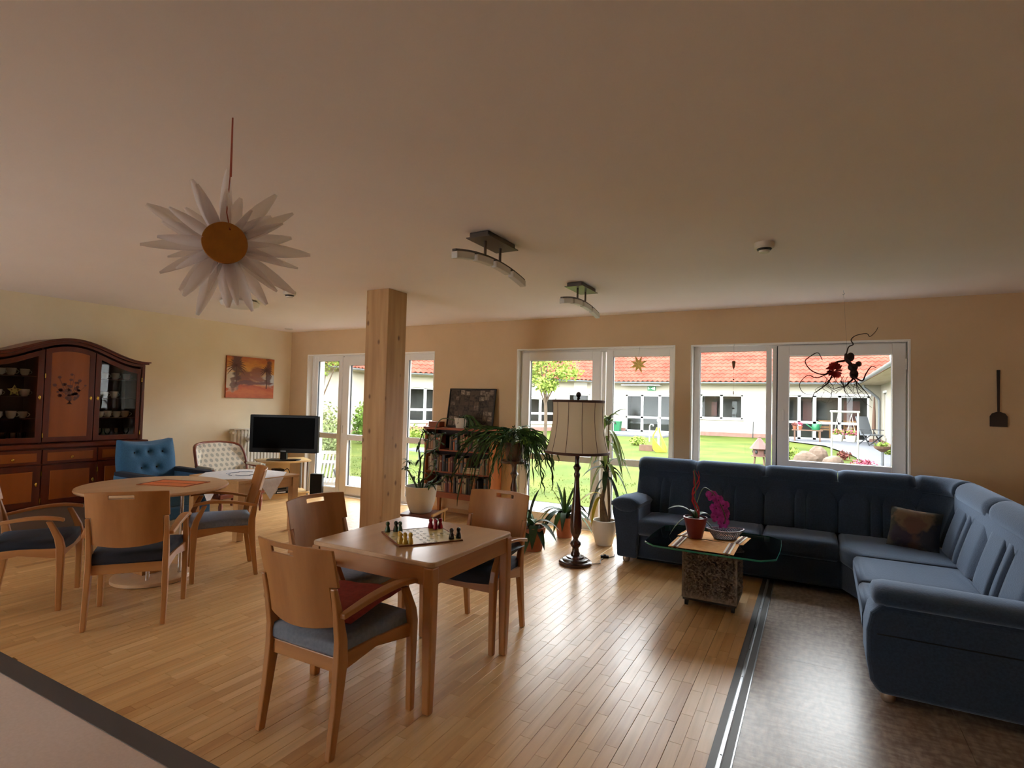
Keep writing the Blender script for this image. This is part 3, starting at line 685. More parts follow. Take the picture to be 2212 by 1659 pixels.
# right arm, its broad outer side turned to the room
prof = [(.30,.05),(.262,.11),(.245,.22),(.243,.36),(.262,.455),(.31,.505),(1.22,.50),(1.22,.05)]
arm = G().prism(prof, 'y', 3.47, 3.735).build('arm', 'sofa_cloth', sofa, bevel=.03, seg=4)
g = G(); rings = []
for x, k in ((.272,.5),(.285,.85),(.33,1),(.6,1),(.9,.97),(.99,.9),(1.005,.6)):
    rings.append([(x, 3.60+.155*k*math.cos(R(a)), .535+(.06 if math.sin(R(a)) > 0 else .055)*k*math.sin(R(a)) - .02*max(0,(x-.5))) for a in range(0,360,20)])
g.loft(rings).build('arm_pad', 'sofa_cloth', arm, smooth=60)
G().box(.29,1.2,3.463,3.468,.355,.36).build('seam', 'sofa_dark', arm)
for (x, y) in ((-1.59,5.34),(-1.59,5.85),(.345,3.55),(1.1,3.55),(.4,5.2)): G().lathe([(.028,0),(.034,.01),(.036,.03),(.03,.052)], (x,y,0), 16).build('foot', 'sofa_foot', sofa, smooth=50)
# photo cushion
def photo_cushion():
    m, N, L, P = mk('photo_print'); t = N.new('ShaderNodeTexCoord'); sep = N.new('ShaderNodeSeparateXYZ'); L.new(t.outputs['Object'], sep.inputs[0])
    base = N.new('ShaderNodeTexNoise'); base.inputs['Scale'].default_value = 16; base.inputs['Detail'].default_value = 6; L.new(t.outputs['Object'], base.inputs['Vector'])
    rp = N.new('ShaderNodeValToRGB'); e = rp.color_ramp.elements; e[0].position = .4; e[0].color = (*lin('#1c1c16'),1); e[1].position = .62; e[1].color = (*lin('#343222'),1); L.new(base.outputs['Fac'], rp.inputs[0]); cur = rp.outputs[0]
    def blob(cx, cy, rx, ry, col, soft=.25):
        nonlocal cur
        mp = N.new('ShaderNodeMapping'); mp.vector_type = 'TEXTURE'; mp.inputs['Location'].default_value = (cx,cy,0); mp.inputs['Scale'].default_value = (rx,ry,5); L.new(t.outputs['Object'], mp.inputs[0])
        ad = N.new('ShaderNodeVectorMath'); ad.operation = 'LENGTH'; L.new(mp.outputs[0], ad.inputs[0])
        n2 = N.new('ShaderNodeMath'); n2.operation = 'MULTIPLY_ADD'; n2.inputs[1].default_value = 2.0; L.new(base.outputs['Fac'], n2.inputs[0]); L.new(ad.outputs['Value'], n2.inputs[2])
        mr = N.new('ShaderNodeMapRange'); mr.inputs[1].default_value = 1.8; mr.inputs[2].default_value = 1.8+soft; mr.inputs[3].default_value = 1; mr.inputs[4].default_value = 0; L.new(n2.outputs[0], mr.inputs[0])
        mx = N.new('ShaderNodeMix'); mx.data_type = 'RGBA'; L.new(mr.outputs[0], mx.inputs[0]); L.new(cur, mx.inputs[6]); mx.inputs[7].default_value = (*lin(col),1); cur = mx.outputs[2]
    blob(-.05,-.13,.3,.07,'#4d4a43',.5); blob(.0,-.03,.09,.16,'#4f382f',.5); blob(-.08,-.06,.07,.08,'#2f2637',.5); blob(.12,-.06,.1,.12,'#1e2230',.5); blob(-.01,.08,.11,.10,'#6b563f',.5); blob(0,.04,.06,.08,'#5f4135',.4)
    L.new(cur, P.inputs['Base Color']); P.inputs['Roughness'].default_value = .8
photo_cushion()
pillow('sofa_cushion', 'photo_print', 'dark square cushion with a photo print leaning in the sofa corner', (.70,5.43,.575), 0, .34,.32,.10, rot=(R(66),R(4),R(-12)))

# ================================================================ glass coffee table with stone plinth
glassmat('table_glass', (.60,.74,.72), 1.0); mat('glass_edge', '#2f8f7c', rough=.15)
mat('stone', '#8b8178', '#a2978c', rough=.9, scale=30, detail=6); mat('stone_carved', '#7d736b', '#958a80', rough=.95, scale=45, detail=6); mat('caster_black', '#16130f', rough=.5)
ct = thing('coffee_table', 'glass-topped coffee table on a carved stone block with casters', 'coffee table', (-.68,4.565,0))
def ctop(d):
    p = []
    for i in range(4):
        a = [(.457,.465),(-.457,.465),(-.457,-.365),(.457,-.365)][i]; b = [(.457,.465),(-.457,.465),(-.457,-.365),(.457,-.365)][(i+1)%4]
        va, vb = Vector(a), Vector(b); dr = (vb-va).normalized(); nn = Vector((dr.y,-dr.x))
        for k in range(9): s_ = .09+(((vb-va).length)-.18)*k/8; q = va+dr*s_+nn*.012*math.sin(PI*k/8); p.append((q.x*(1-d),q.y*(1-d)))
    return p
G().prism(ctop(.004), 'z', .452, .464).build('glass_top', 'table_glass', ct, bevel=.003)
po = ctop(0); pi_ = ctop(.006); g = G(); n = len(po)
g.loft([[(x,y,.451) for x,y in pi_],[(x,y,.4535) for x,y in po],[(x,y,.4625) for x,y in po],[(x,y,.465) for x,y in pi_]], cap=False); g.build('glass_rim', 'glass_edge', ct, smooth=50)
g = G(); sx, sy = .196, .172
for nrm, a in (((0,-1),'x'),((1,0),'y'),((0,1),'x'),((-1,0),'y')):
    w_ = sx if a == 'x' else sy; d_ = sy if a == 'x' else sx
    def fs(u, v):
        A = (2*u-1)*w_; z = .062+.386*v; e = min(1, max(0, 1.25-max(abs(2*u-1),abs(2*v-1)*1.02)/.78*1.0)*4)
        q = noise.noise((A*28+nrm[0]*9, z*28, nrm[1]*7))+.6*noise.noise((A*60, z*60, nrm[0]*5+3)); q2 = abs(q)
        dd = d_ - e*(.024-.034*min(1,q2*1.8)) if 0 < u < 1 and 0 < v < 1 else d_
        return (A*(1 if nrm[1] <= 0 else -1), nrm[1]*dd, z) if a == 'x' else (nrm[0]*dd, A*(1 if nrm[0] > 0 else -1), z)
    g.grid(fs, 56, 56)
g.box(-sx+.002,sx-.002,-sy+.002,sy-.002,.447,.4485); g.box(-sx+.002,sx-.002,-sy+.002,sy-.002,.061,.063)
g.build('stone_block', 'stone_carved', ct)
G().box(-.19,.19,-.165,.165,.045,.064).build('base_plate', 'caster_black', ct)
for (x, y) in ((-.165,-.14),(.165,-.14),(.165,.14),(-.165,.14)): G().tube([(x-.011,y,.026),(x+.011,y,.026)], .026, 14).tube([(x,y,.03),(x,y,.05)],.008,8).build('caster', 'caster_black', ct, smooth=40)
for (x, y) in ((.12,.1),(-.12,.1),(.12,-.1),(-.12,-.1)): G().lathe([(.012,.4484),(.012,.452)], (x,y,0), 10).build('spacer', 'caster_black', ct)
mat('runner_orange', '#d99a4e', '#e3a95e', rough=.85, scale=25, bump=.1); mat('runner_white', '#efe6d6', rough=.85); mat('runner_brown', '#5e3426', rough=.85)
def runner(label, loc, rz, L_, W_, flip):
    t = thing('placemat', label, 'placemat', loc, rz)
    g = G(); g.shell(lambda u, v: ((u-.5)*L_, (v-.5)*W_, .0015+.004*max(0,noise.noise((u*5,v*3,L_)))), 24, 8, -.002); g.build('cloth', 'runner_orange', t, smooth=60)
    for s in (-1,1):
        for d, m_ in ((.03,'runner_white'),(.048,'runner_brown'),(.066,'runner_white')):
            x = s*(L_/2-d); G().box(x-.0065,x+.0065,-W_/2,W_/2,.0045,.0075).build('stripe', m_, t)
runner('orange placemat with striped ends on the near side of the glass table', (-.72,4.405,.4645), R(0), .455,.345, 0)
runner('orange placemat with striped ends under pot and basket on the glass table', (-.70,4.745,.4645), R(-6), .50,.28, 1)
# ================================================================ the far left corner
wood('mahogany', '#4a1a09', '#5f260e', 'z', .35, 10, spec=.3); wood('mahogany_y', '#52200b', '#662a10', 'y', .35, 10, spec=.3)
wood('burl', '#7d3f14', '#96511d', 'z', .35, 5, spec=.3); mat('inlay', '#5e2a0e', rough=.4); mat('brass', '#c9a24a', rough=.25, metal=1)
glassmat('cabinet_glass', (.93,.92,.9), .3); mat('porcelain', '#dcd8d0', rough=.2, coat=.3); mat('cab_inside', '#4a2010', rough=.6); mat('straw', '#cdbb6a', '#b9a555', rough=.8)
glassmat('drink_glass', (.93,.93,.93), 1.0); mat('plinth_grey', '#6d5f55', rough=.4)
CX, CYM = LX+.004, 3.065        # cabinet back, centre line
hutch = thing('display_hutch', 'large dark mahogany display hutch with arched top and glass doors', 'cabinet', (CX,CYM,0))
XU, XL = .415, .50; HW = .765
def topz(y):                    # swept top edge
    a = abs(y)/HW
    return 1.835 + .20*(.5+.5*math.cos(PI*min(1,a*1.06)))
ys = [-HW+2*HW*i/32 for i in range(33)]
# lower body
G().box(0,XL-.02,-HW,HW,.28,.90).build('body', 'mahogany', hutch)
G().box(0,XL-.03,-HW+.01,HW-.01,.02,.28).build('plinth', 'plinth_grey', hutch, bevel=.01)
G().box(0,XL+.02,-HW-.02,HW+.02,.90,.945).build('worktop', 'mahogany_y', hutch, bevel=.01, seg=3)
for i, (a, b) in enumerate(((-.755,-.262),(-.252,.252),(.262,.755))):
    d = G().box(XL-.02,XL,a,b,.735,.885).build('drawer', 'mahogany_y', hutch, bevel=.006)
    G().box(XL,XL+.006,a+.04,b-.04,.765,.855).build('drawer_panel', 'burl', d, bevel=.004)
    G().lathe([(.008,0),(.006,.012),(.012,.02),(.013,.027),(.006,.032)], n=12).build('knob', 'brass', d, loc=(XL+.004,(a+b)/2,.80), rot=(0,PI/2,0), smooth=60)
    d = G().box(XL-.02,XL,a,b,.30,.725).build('door', 'mahogany', hutch, bevel=.006)
    G().box(XL,XL+.008,a+.07,b-.07,.36,.665).build('door_panel', 'burl', d, bevel=.006)
    G().sph((XL+.004,b-.035,.53),(.004,.012,.022),10,6).build('escutcheon', 'brass', d, smooth=180)
    for z in (.36,.64): G().tube([(XL+.004,b+.004,z-.025),(XL+.004,b+.004,z+.025)], .005, 8).build('hinge', 'brass', d)
# upper case: back, sides, shelves, swept top and cornice
g = G(); g.prism([(-HW,.945)]+[(HW,.945)]+[(y,topz(y)-.02) for y in reversed(ys)], 'x', 0, .015); g.build('back_panel', 'cab_inside', hutch)
for s in (-1,1): G().box(0,XU-.02,s*HW-.012,s*HW+.012,.945,topz(HW)).build('side_panel', 'mahogany', hutch)
for y in (-.25,.25): G().box(.015,XU-.025,y-.009,y+.009,.945,topz(y)-.03).build('divider', 'mahogany', hutch)
for z in (1.205,1.435,1.655):
    for a, b in ((-.75,-.26),(.26,.75)): G().box(.016,XU-.05,a,b,z-.006,z).build('shelf', 'cabinet_glass' if z > 9 else 'mahogany_y', hutch)
g = G()
for k, (d0, d1, o) in enumerate(((0,.03,0),(.03,.05,.03),(.05,.062,.045))):
    rings = [[(0,y*(1+o/HW),topz(y)+d0-.02),(XU+o,y*(1+o/HW),topz(y)+d0-.02),(XU+o,y*(1+o/HW),topz(y)+d1-.02),(0,y*(1+o/HW),topz(y)+d1-.02)] for y in ys]
    g.loft(rings)
g.build('cornice', 'mahogany_y', hutch)
for s in (-1,1): G().box(XU-.03,XU,s*(HW-.03)-.022,s*(HW-.03)+.022,.945,topz(HW)-.02).build('pilaster', 'mahogany', hutch, bevel=.006)
# upper doors: glazed, inlaid, glazed
def door(a, b, glazed, keyside):
    w_ = .055; yy = [a+(b-a)*i/12 for i in range(13)]; tz = lambda y: topz(y)-.045
    poly = lambda d: [(a+d,.955+d),(b-d,.955+d)]+[(y,min(tz(y),9)-d) for y in reversed([a+d+(b-a-2*d)*i/12 for i in range(13)])]
    po, pi = poly(0), poly(w_); n = len(po); x0, x1 = XU-.022, XU
    g = G(); v = [(x0,y,z) for y,z in po]+[(x0,y,z) for y,z in pi]+[(x1,y,z) for y,z in po]+[(x1,y,z) for y,z in pi]; f = []
    for i in range(n):
        j = (i+1)%n; f += [(2*n+i,2*n+j,3*n+j,3*n+i),(i,n+i,n+j,j),(i,j,2*n+j,2*n+i),(n+i,3*n+i,3*n+j,n+j)]
    g.add(v, f); d = g.build('door', 'mahogany', hutch, bevel=.003)
    q = poly(w_-.005); G().prism(q, 'x', XU-.014, XU-.010 if glazed else XU-.004).build('pane' if glazed else 'inlaid_panel', 'cabinet_glass' if glazed else 'burl', d)
    ky = b-.03 if keyside > 0 else a+.03
    G().sph((XU+.002,ky,1.43),(.004,.012,.024),10,6).build('escutcheon', 'brass', d, smooth=180)
    hy = a+.002 if keyside > 0 else b-.002
    for z in (1.03,1.66): G().tube([(XU+.002,hy,z-.025),(XU+.002,hy,z+.025)], .005, 8).build('hinge', 'brass', d)
    return d
door(-.735,-.24,True,1); dc = door(-.232,.232,False,1); door(.24,.735,True,-1)
# flower spray inlaid in the middle door: a vase with stems, leaves and blossoms
g = G(); rnd = random.Random(4); xs_ = XU-.0032
for k in range(13):
    a = R(35+110*k/12); ln = .15+.2*rnd.random(); p1 = Vector((0,.03*(k-6)/6,1.36)); p2 = p1+Vector((0,math.cos(a)*ln*.8,math.sin(a)*ln))
    g.add([(xs_,p1.y-.003,p1.z),(xs_,p1.y+.003,p1.z),(xs_,p2.y+.002,p2.z),(xs_,p2.y-.002,p2.z)], [(0,1,2,3)])
    for q in range(3):
        c_ = p1.lerp(p2, .45+.27*q)+Vector((0,rnd.gauss(0,.02),0)); r_ = .010+.010*rnd.random()
        g.add([(xs_+.0004,c_.y+r_*math.cos(R(60*i))*1.2,c_.z+r_*math.sin(R(60*i))) for i in range(6)], [tuple(range(6))])
mo = g.build('flower_inlay', 'inlay', dc); mo['kind'] = 'stuff'
# crockery
CUP = [(.020,0),(.024,.004),(.036,.02),(.040,.045),(.043,.07),(.040,.071),(.037,.045),(.032,.02),(.0,.012)]
def make_cup(lbl, y, z, rz=0, sc=1):
    c_ = thing('coffee_cup', lbl, 'cup', (LX+.20+random.uniform(-.02,.03),CYM+y,z), rz, 'white cups in the hutch')
    G().lathe([(r*sc,h*sc) for r,h in CUP], n=20, cap=False).build('cup_body', 'porcelain', c_, smooth=60)
    G().tube([(math.cos(0)*.04*sc+(.0+.022*math.sin(PI*i/8))*sc,0,(.058-.042*i/8)*sc) for i in range(9)], .004*sc, 6).build('handle', 'porcelain', c_, smooth=60)
ordn = ['first','second','third','fourth']
for shelf, z, yl, sd in (('top',1.656,(-.535,-.435,-.33),'left'),('middle',1.436,(-.545,-.33),'left'),('lower',1.206,(-.53,-.43,-.33),'left'),
                         ('top',1.656,(.42,.545,.665),'right'),('middle',1.436,(.445,.55),'right'),('lower',1.206,(.385,.485,.58,.68),'right')):
    for i, y in enumerate(yl): make_cup('white cup, %s from left on the %s shelf behind the %s glass door' % (ordn[i], shelf, sd), y, z, R(90 if sd == 'left' else 90)+random.uniform(-.5,.5), 1.0+.08*(i%2))
st = thing('star_ornament', 'yellow straw star ornament on the middle shelf of the hutch', 'ornament', (LX+.29,CYM-.44,1.436))
p = []
for i in range(10): r_ = .062 if i%2 == 0 else .03; a = R(90+36*i); p.append((r_*math.cos(a), .058+r_*math.sin(a)))
G().prism(p, 'x', 0, .014).build('star', 'straw', st, bevel=.003)
for i in range(5): a = R(90+72*i); G().box(.014,.018,.028*math.cos(a)-.006,.028*math.cos(a)+.006,.058+.028*math.sin(a)-.006,.058+.028*math.sin(a)+.006).build('knot', 'inlay', st)
for i, (y, z) in enumerate(((-.49,.947),(-.42,.947),(-.32,.947),(-.36,.947),(.40,.947),(.46,.947),(.585,.947),(.66,.947))):
    o = G().lathe([(.025,0),(.027,.002),(.006,.008),(.005,.05),(.022,.065),(.034,.095),(.03,.13),(.0292,.13),(.033,.095),(.021,.066),(.0,.058)] if i >= 4 else [(.025,0),(.028,.004),(.033,.11),(.0322,.11),(.027,.006),(0,.005)], n=18, cap=False).build('drinking_glass', 'drink_glass', smooth=60, loc=(LX+.2+.06*(i%2),CYM+y,z))
    tag(o, ('stemmed wine glass, %s from left on the bottom of the right glass door' if i >= 4 else 'clear tumbler, %s from left on the bottom of the left glass door') % ordn[i%4], 'glass', 'glasses in the hutch')

# blue buttoned armchair in front of the hutch, facing into the room
mat('blue_cloth', '#2f5f82', '#285577', rough=.9, scale=80, sheen=.4, bump=.1); mat('dark_leg', '#1f1712', rough=.4); mat('navy_cloth', '#0f1a2a', rough=.9)
t = thing('blue_armchair', 'blue button-tufted armchair in front of the mahogany hutch', 'armchair', (-6.42,3.70,0), R(-90))
BTN = [(-.15,.30),(0,.31),(.15,.30),(-.08,.13),(.08,.13)]
def fb(u, v):
    a = 2*u-1; x = a*(.275+.03*math.sin(PI*v*.9)); z = .40+.54*v+.03*v*(abs(a)**2) - (.02*(1-abs(a)) if v > .95 else 0)
    y = -.27-.09*v - .02*(1-a*a)
    e = (1-a**6)*(1-(2*v-1)**8); y += .06*max(0,e)
    for bx_, bz in BTN: y -= .035*math.exp(-((x-bx_)**2+(z-.42-bz-.1)**2)/.0016)
    return (x, y, z)
g = G(); g.grid(fb, 40, 32); n = G().grid(lambda u, v: ((2*u-1)*(.275+.03*math.sin(PI*v*.9)), -.37-.08*v, .40+.54*v+.03*v*abs(2*u-1)**2), 40, 32); 
N1 = len(g.v); g.add(n.v, [q[::-1] for q in n.f])
W_ = 41
for i in range(40): g.f += [(32*W_+i,32*W_+i+1,N1+32*W_+i+1,N1+32*W_+i), (i+1,i,N1+i,N1+i+1)]
for j in range(32): g.f += [(j*W_,(j+1)*W_,N1+(j+1)*W_,N1+j*W_), (j*W_+40,N1+j*W_+40,N1+(j+1)*W_+40,(j+1)*W_+40)]
bk = g.build('backrest', 'blue_cloth', t, smooth=70)
for bx_, bz in BTN:
    u_ = (bx_/.29+1)/2; v_ = (bz+.12)/.54; p = fb(u_, v_); G().sph((p[0],p[1]+.002,p[2]),(.011,.007,.011),10,6).build('button', 'navy_cloth', bk, smooth=180)
G().box(-.27,.27,-.30,.30,.26,.44).build('seat_cushion', 'blue_cloth', t, bevel=.04, seg=4)
G().box(-.29,.29,-.33,.30,.13,.27).build('base', 'blue_cloth', t, bevel=.02, seg=3)
for s in (-1,1):
    a = G().box(s*.315-.045,s*.315+.045,-.34,.31,.13,.60).build('arm', 'blue_cloth', t, bevel=.02, seg=3)
    G().box(s*.315-.05,s*.315+.05,-.32,.325,.585,.635).build('arm_pad', 'navy_cloth', a, bevel=.018, seg=3)
for x in (-.27,.27):
    for y in (-.3,.27): G().loft([[(x-a,y-a,z),(x+a,y-a,z),(x+a,y+a,z),(x-a,y+a,z)] for a,z in ((.014,0),(.022,.135))]).build('leg', 'dark_leg', t)

# cream armchair with mahogany show-wood frame
def medallion():
    m, N, L, P = mk('medallion_cloth'); t = N.new('ShaderNodeTexCoord'); mp = N.new('ShaderNodeMapping'); mp.inputs['Scale'].default_value = (1,0,1); L.new(t.outputs['Object'], mp.inputs[0])
    sp = N.new('ShaderNodeSeparateXYZ'); L.new(mp.outputs[0], sp.inputs[0])
    def mth(op, a, b=None, c=None):
        n = N.new('ShaderNodeMath'); n.operation = op
        for i, x in enumerate((a,b,c)):
            if x is None: continue
            if isinstance(x, (int,float)): n.inputs[i].default_value = x
            else: L.new(x, n.inputs[i])
        return n.outputs[0]
    X = mth('MULTIPLY', sp.outputs[0], 1/.072); Z = mth('MULTIPLY', sp.outputs[2], 1/.062)
    row = mth('FLOOR', Z); off = mth('MULTIPLY', mth('MODULO', row, 2), .5)
    fx = mth('SUBTRACT', mth('FRACT', mth('ADD', X, off)), .5); fz = mth('SUBTRACT', mth('FRACT', Z), .5)
    d = mth('SQRT', mth('ADD', mth('MULTIPLY', mth('MULTIPLY', fx, fx), 1.4), mth('MULTIPLY', fz, fz)))
    mr = N.new('ShaderNodeMapRange'); mr.inputs[1].default_value = .33; mr.inputs[2].default_value = .38; mr.inputs[3].default_value = 1; mr.inputs[4].default_value = 0; L.new(d, mr.inputs[0])
    mx = N.new('ShaderNodeMix'); mx.data_type = 'RGBA'; L.new(mr.outputs[0], mx.inputs[0]); mx.inputs[6].default_value = (*lin('#d9d2c2'),1); mx.inputs[7].default_value = (*lin('#a9a79d'),1); L.new(mx.outputs[2], P.inputs['Base Color']); P.inputs['Roughness'].default_value = .85
medallion(); wood('redwood', '#6b2f1c', '#84402a', 'z', .3, 10, coat=.3)
t = thing('cream_armchair', 'cream medallion-patterned armchair with mahogany frame by the radiator', 'armchair', (-6.67,4.66,0), R(-90))
def bo(a):           # outline of the back, a in 0..1 from left foot over the top to right foot
    pts = [(-.335,.36),(-.345,.55),(-.34,.72),(-.30,.83),(-.15,.865),(0,.872),(.15,.865),(.30,.83),(.34,.72),(.345,.55),(.335,.36)]
    q = bez([(x,0,z) for x,z in pts], 4); return q[min(len(q)-1,int(a*(len(q)-1)+.5))]
out = [bo(i/40) for i in range(41)]
yb = lambda p: -.24-.14*(p.z-.36)/.5 + .16*(abs(p.x)/.35)**4
G().tube([(p.x,yb(p)+.02,p.z) for p in out], .02, 10).build('back_frame', 'redwood', t, smooth=60)
g = G(); cen = Vector((0,0,.58)); rings = []
for k, f in enumerate((1,.97,.8,.5,.05)):
    ql = out+[Vector((.335*(1-2*i/9),0,.36)) for i in range(1,9)]; ql = [Vector((p.x*f,0,cen.z+(p.z-cen.z)*f)) for p in ql]
    rings.append([(p.x, yb(p)+.02+(.0,.03,.05,.05,.05)[k], p.z) for p in ql])
g.loft(rings).build('backrest', 'medallion_cloth', t, smooth=60)
rb = [[(p.x*f, yb(p)-.03, cen.z+(p.z-cen.z)*f) for p in out] for f in (.98,.2)]; G().loft(rb).build('back_cover', 'medallion_cloth', t, smooth=60)
G().box(-.30,.30,-.26,.30,.27,.42).build('seat', 'medallion_cloth', t, bevel=.04, seg=4)
G().box(-.32,.32,-.28,.31,.22,.28).build('seat_frame', 'redwood', t, bevel=.015)
for s in (-1,1):
    G().tube(bez([(s*.335,-.16,.60),(s*.35,-.05,.58),(s*.355,.1,.565),(s*.345,.22,.555),(s*.325,.27,.50),(s*.325,.265,.38),(s*.32,.27,.25)],4), .021, 10).build('arm_frame', 'redwood', t, smooth=60)
    G().box(s*.345-.03,s*.345+.03,-.1,.2,.575,.61).build('arm_pad', 'medallion_cloth', t, bevel=.016, seg=3)
    G().lathe([(.012,0),(.014,.03),(.022,.08),(.027,.13),(.018,.16),(.026,.18),(.024,.23)], (s*.28,.27,0), 14).build('leg', 'redwood', t, smooth=50)
    G().bar((s*.28,-.30,0),(s*.28,-.25,.23),.035,.04).build('leg', 'redwood', t)

# oak side table with white embroidered cloth
wood('oak', '#a27a4c', '#b98f5e', 'y', .45, 10)
t = thing('oak_table', 'low oak table with a white cloth between armchairs and television', 'table', (-5.60,4.12,0))
G().box(-.42,.42,-.385,.385,.592,.62).build('tabletop', 'oak', t, bevel=.004)
for sx in (-1,1):
    for sy in (-1,1): G().box(sx*.375-.038,sx*.375+.038,sy*.34-.038,sy*.34+.038,0,.592).build('leg', 'oak', t, bevel=.004)
for s in (-1,1):
    G().box(-.335,.335,s*.35-.012,s*.35+.012,.49,.592).build('apron', 'oak', t); G().box(s*.385-.012,s*.385+.012,-.3,.3,.49,.592).build('apron', 'oak', t)
mat('cloth_white', '#d9d8da', '#cfced2', rough=.9, scale=30, bump=.1); mat('cloth_print', '#9aa0b0', rough=.9)
cl = thing('table_cloth', 'white cloth with grey embroidery lying diagonally on the oak table', 'tablecloth', (-5.62,4.12,.62), R(45))
def fc(u, v):
    x, y = (u-.5)*.86, (v-.5)*.86; c45 = .7071; X, Y = (x-y)*c45, (x+y)*c45; dr = max(0,X-.43,-X-.43)+max(0,Y-.40,-Y-.40)
    k = dr*1.35; z = .004+.003*noise.noise((x*8,y*8,1)) - k
    sx = max(-.445,min(.445,X)) if dr else X; sy = max(-.415,min(.415,Y)) if dr else Y
    X2, Y2 = (sx+sy)*c45, (sy-sx)*c45
    return (X2, Y2, z)
c_ = G().grid(fc, 48, 48).build('cloth', 'cloth_white', cl, smooth=180)
for i in range(6):
    a = i*1.05; p = [(math.cos(a+q*.25)*.2*(.7+.06*q), math.sin(a+q*.25)*.2*(.7+.06*q), .0085) for q in range(5)]; G().tube(p, .004, 5).build('embroidery', 'cloth_print', c_)

# television, its stand and appliances
mat('tv_black', '#070608', rough=.4, spec=.2); mat('tv_screen', '#030304', rough=.5, spec=.04); wood('maple', '#c9a66e', '#d8b882', 'x', .4, 8); mat('steel', '#a9a9a8', rough=.3, metal=.9)
sd = thing('tv_stand', 'pale maple television stand with chrome legs and shelves', 'tv stand', (-7.02,5.79,0), R(-116))
G().prism(arc((0,-.2),.55,50,130,10)+[(-.36,-.22),(.36,-.22)], 'z', .535, .56).build('top', 'maple', sd, bevel=.004)
G().box(-.34,.34,-.22,.2,.06,.085).build('lower_shelf', 'maple', sd, bevel=.004); G().box(-.18,.34,-.22,.12,.30,.318).build('middle_shelf', 'maple', sd, bevel=.003)
G().box(-.15,.2,-.215,-.195,.085,.535).build('back_board', 'maple', sd)
G().box(-.33,.33,-.2,.18,.0,.06).build('plinth', 'maple', sd)
for x, y in ((-.32,.17),(.32,.17),(-.32,-.2),(.32,-.2)): G().tube([(x,y,0.0),(x,y,.535)], .018, 12).build('leg', 'steel', sd, smooth=50)
tv = thing('television', 'black flat television standing on the maple stand in the corner', 'television', (-6.91,5.71,.562), YAW+PI)
G().prism([(-.22,-.10),(.22,-.10),(.24,0),(.22,.10),(-.22,.10),(-.24,0)], 'z', 0, .012).build('foot', 'tv_black', tv, bevel=.004)
G().box(-.045,.045,-.03,.03,.012,.13).build('neck', 'tv_black', tv, bevel=.005)
b = G().prism([(-.5,.11),(.5,.11),(.505,.12),(.505,.655),(.5,.665),(-.5,.665),(-.505,.655),(-.505,.12)], 'y', -.045, .035).build('housing', 'tv_black', tv, bevel=.006)
G().box(-.455,.455,.035,.038,.175,.63).build('screen', 'tv_screen', b); G().box(-.04,.04,.035,.037,.13,.14).build('badge', 'steel', b)
o = thing('video_recorder', 'grey video recorder on the lower shelf of the television stand', 'recorder', (-6.93,5.66,.085), R(-116))
mat('vcr', '#4a4744', rough=.4); mat('vcr_light', '#b9bcbc', rough=.4)
G().box(-.14,.14,-.12,.1,0,.1).build('case', 'vcr', o, bevel=.004); G().box(-.13,.13,.1,.104,.005,.04).build('front_flap', 'tv_black', o); G().box(-.07,.05,.104,.106,.012,.03).build('label_plate', 'vcr_light', o); G().box(-.08,.08,.1,.102,.06,.085).build('slot', 'tv_black', o)
o = tag(G().box(-.05,.05,-.09,.09,0,.33).build('loudspeaker', 'tv_black', loc=(-6.72,6.18,0), rz=R(-60), bevel=.006), 'slim black loudspeaker on the floor right of the television stand', 'speaker')
o = thing('set_top_box', 'small black box with cables on the television stand shelf', 'electronic box', (-6.95,5.62,.32), R(-110))
G().box(-.09,.05,-.08,.08,0,.12).build('case', 'tv_black', o, bevel=.01); G().tube(bez([(-.08,.05,.08),(-.13,.08,.12),(-.17,.06,.06),(-.15,.03,.01)],4), .006, 6).build('cable', 'tv_black', o)

# radiator on the left wall
mat('radiator_white', '#e9e4d8', rough=.4)
ra = thing('radiator', 'white ribbed radiator on the left wall behind the armchair', 'radiator', (LX+.005,5.66,0))
for i in range(14): G().box(.035,.115,-.40+i*.058,-.40+i*.058+.04,.30,.995).build('rib', 'radiator_white', ra, bevel=.008)
G().box(.05,.10,-.41,.42,.32,.36).build('header', 'radiator_white', ra); G().box(.05,.10,-.41,.42,.93,.97).build('header', 'radiator_white', ra)
G().box(.02,.125,-.41,.43,.995,1.01).build('grille', 'radiator_white', ra); G().box(0,.05,-.3,-.26,.5,.56).box(0,.05,.3,.34,.5,.56).build('bracket', 'radiator_white', ra)
G().tube([(.075,-.40,.96),(.075,-.45,.96)], .012, 8).tube([(.075,-.43,.96),(.14,-.43,.96)], .018, 12).build('valve', 'radiator_white', ra, smooth=50)
G().tube([(.12,-.17,.86),(.15,-.17,.86)], .045, 18).tube([(.1,-.17,.86),(.165,-.17,.86)], .02, 12).build('thermostat', 'radiator_white', ra, smooth=40)

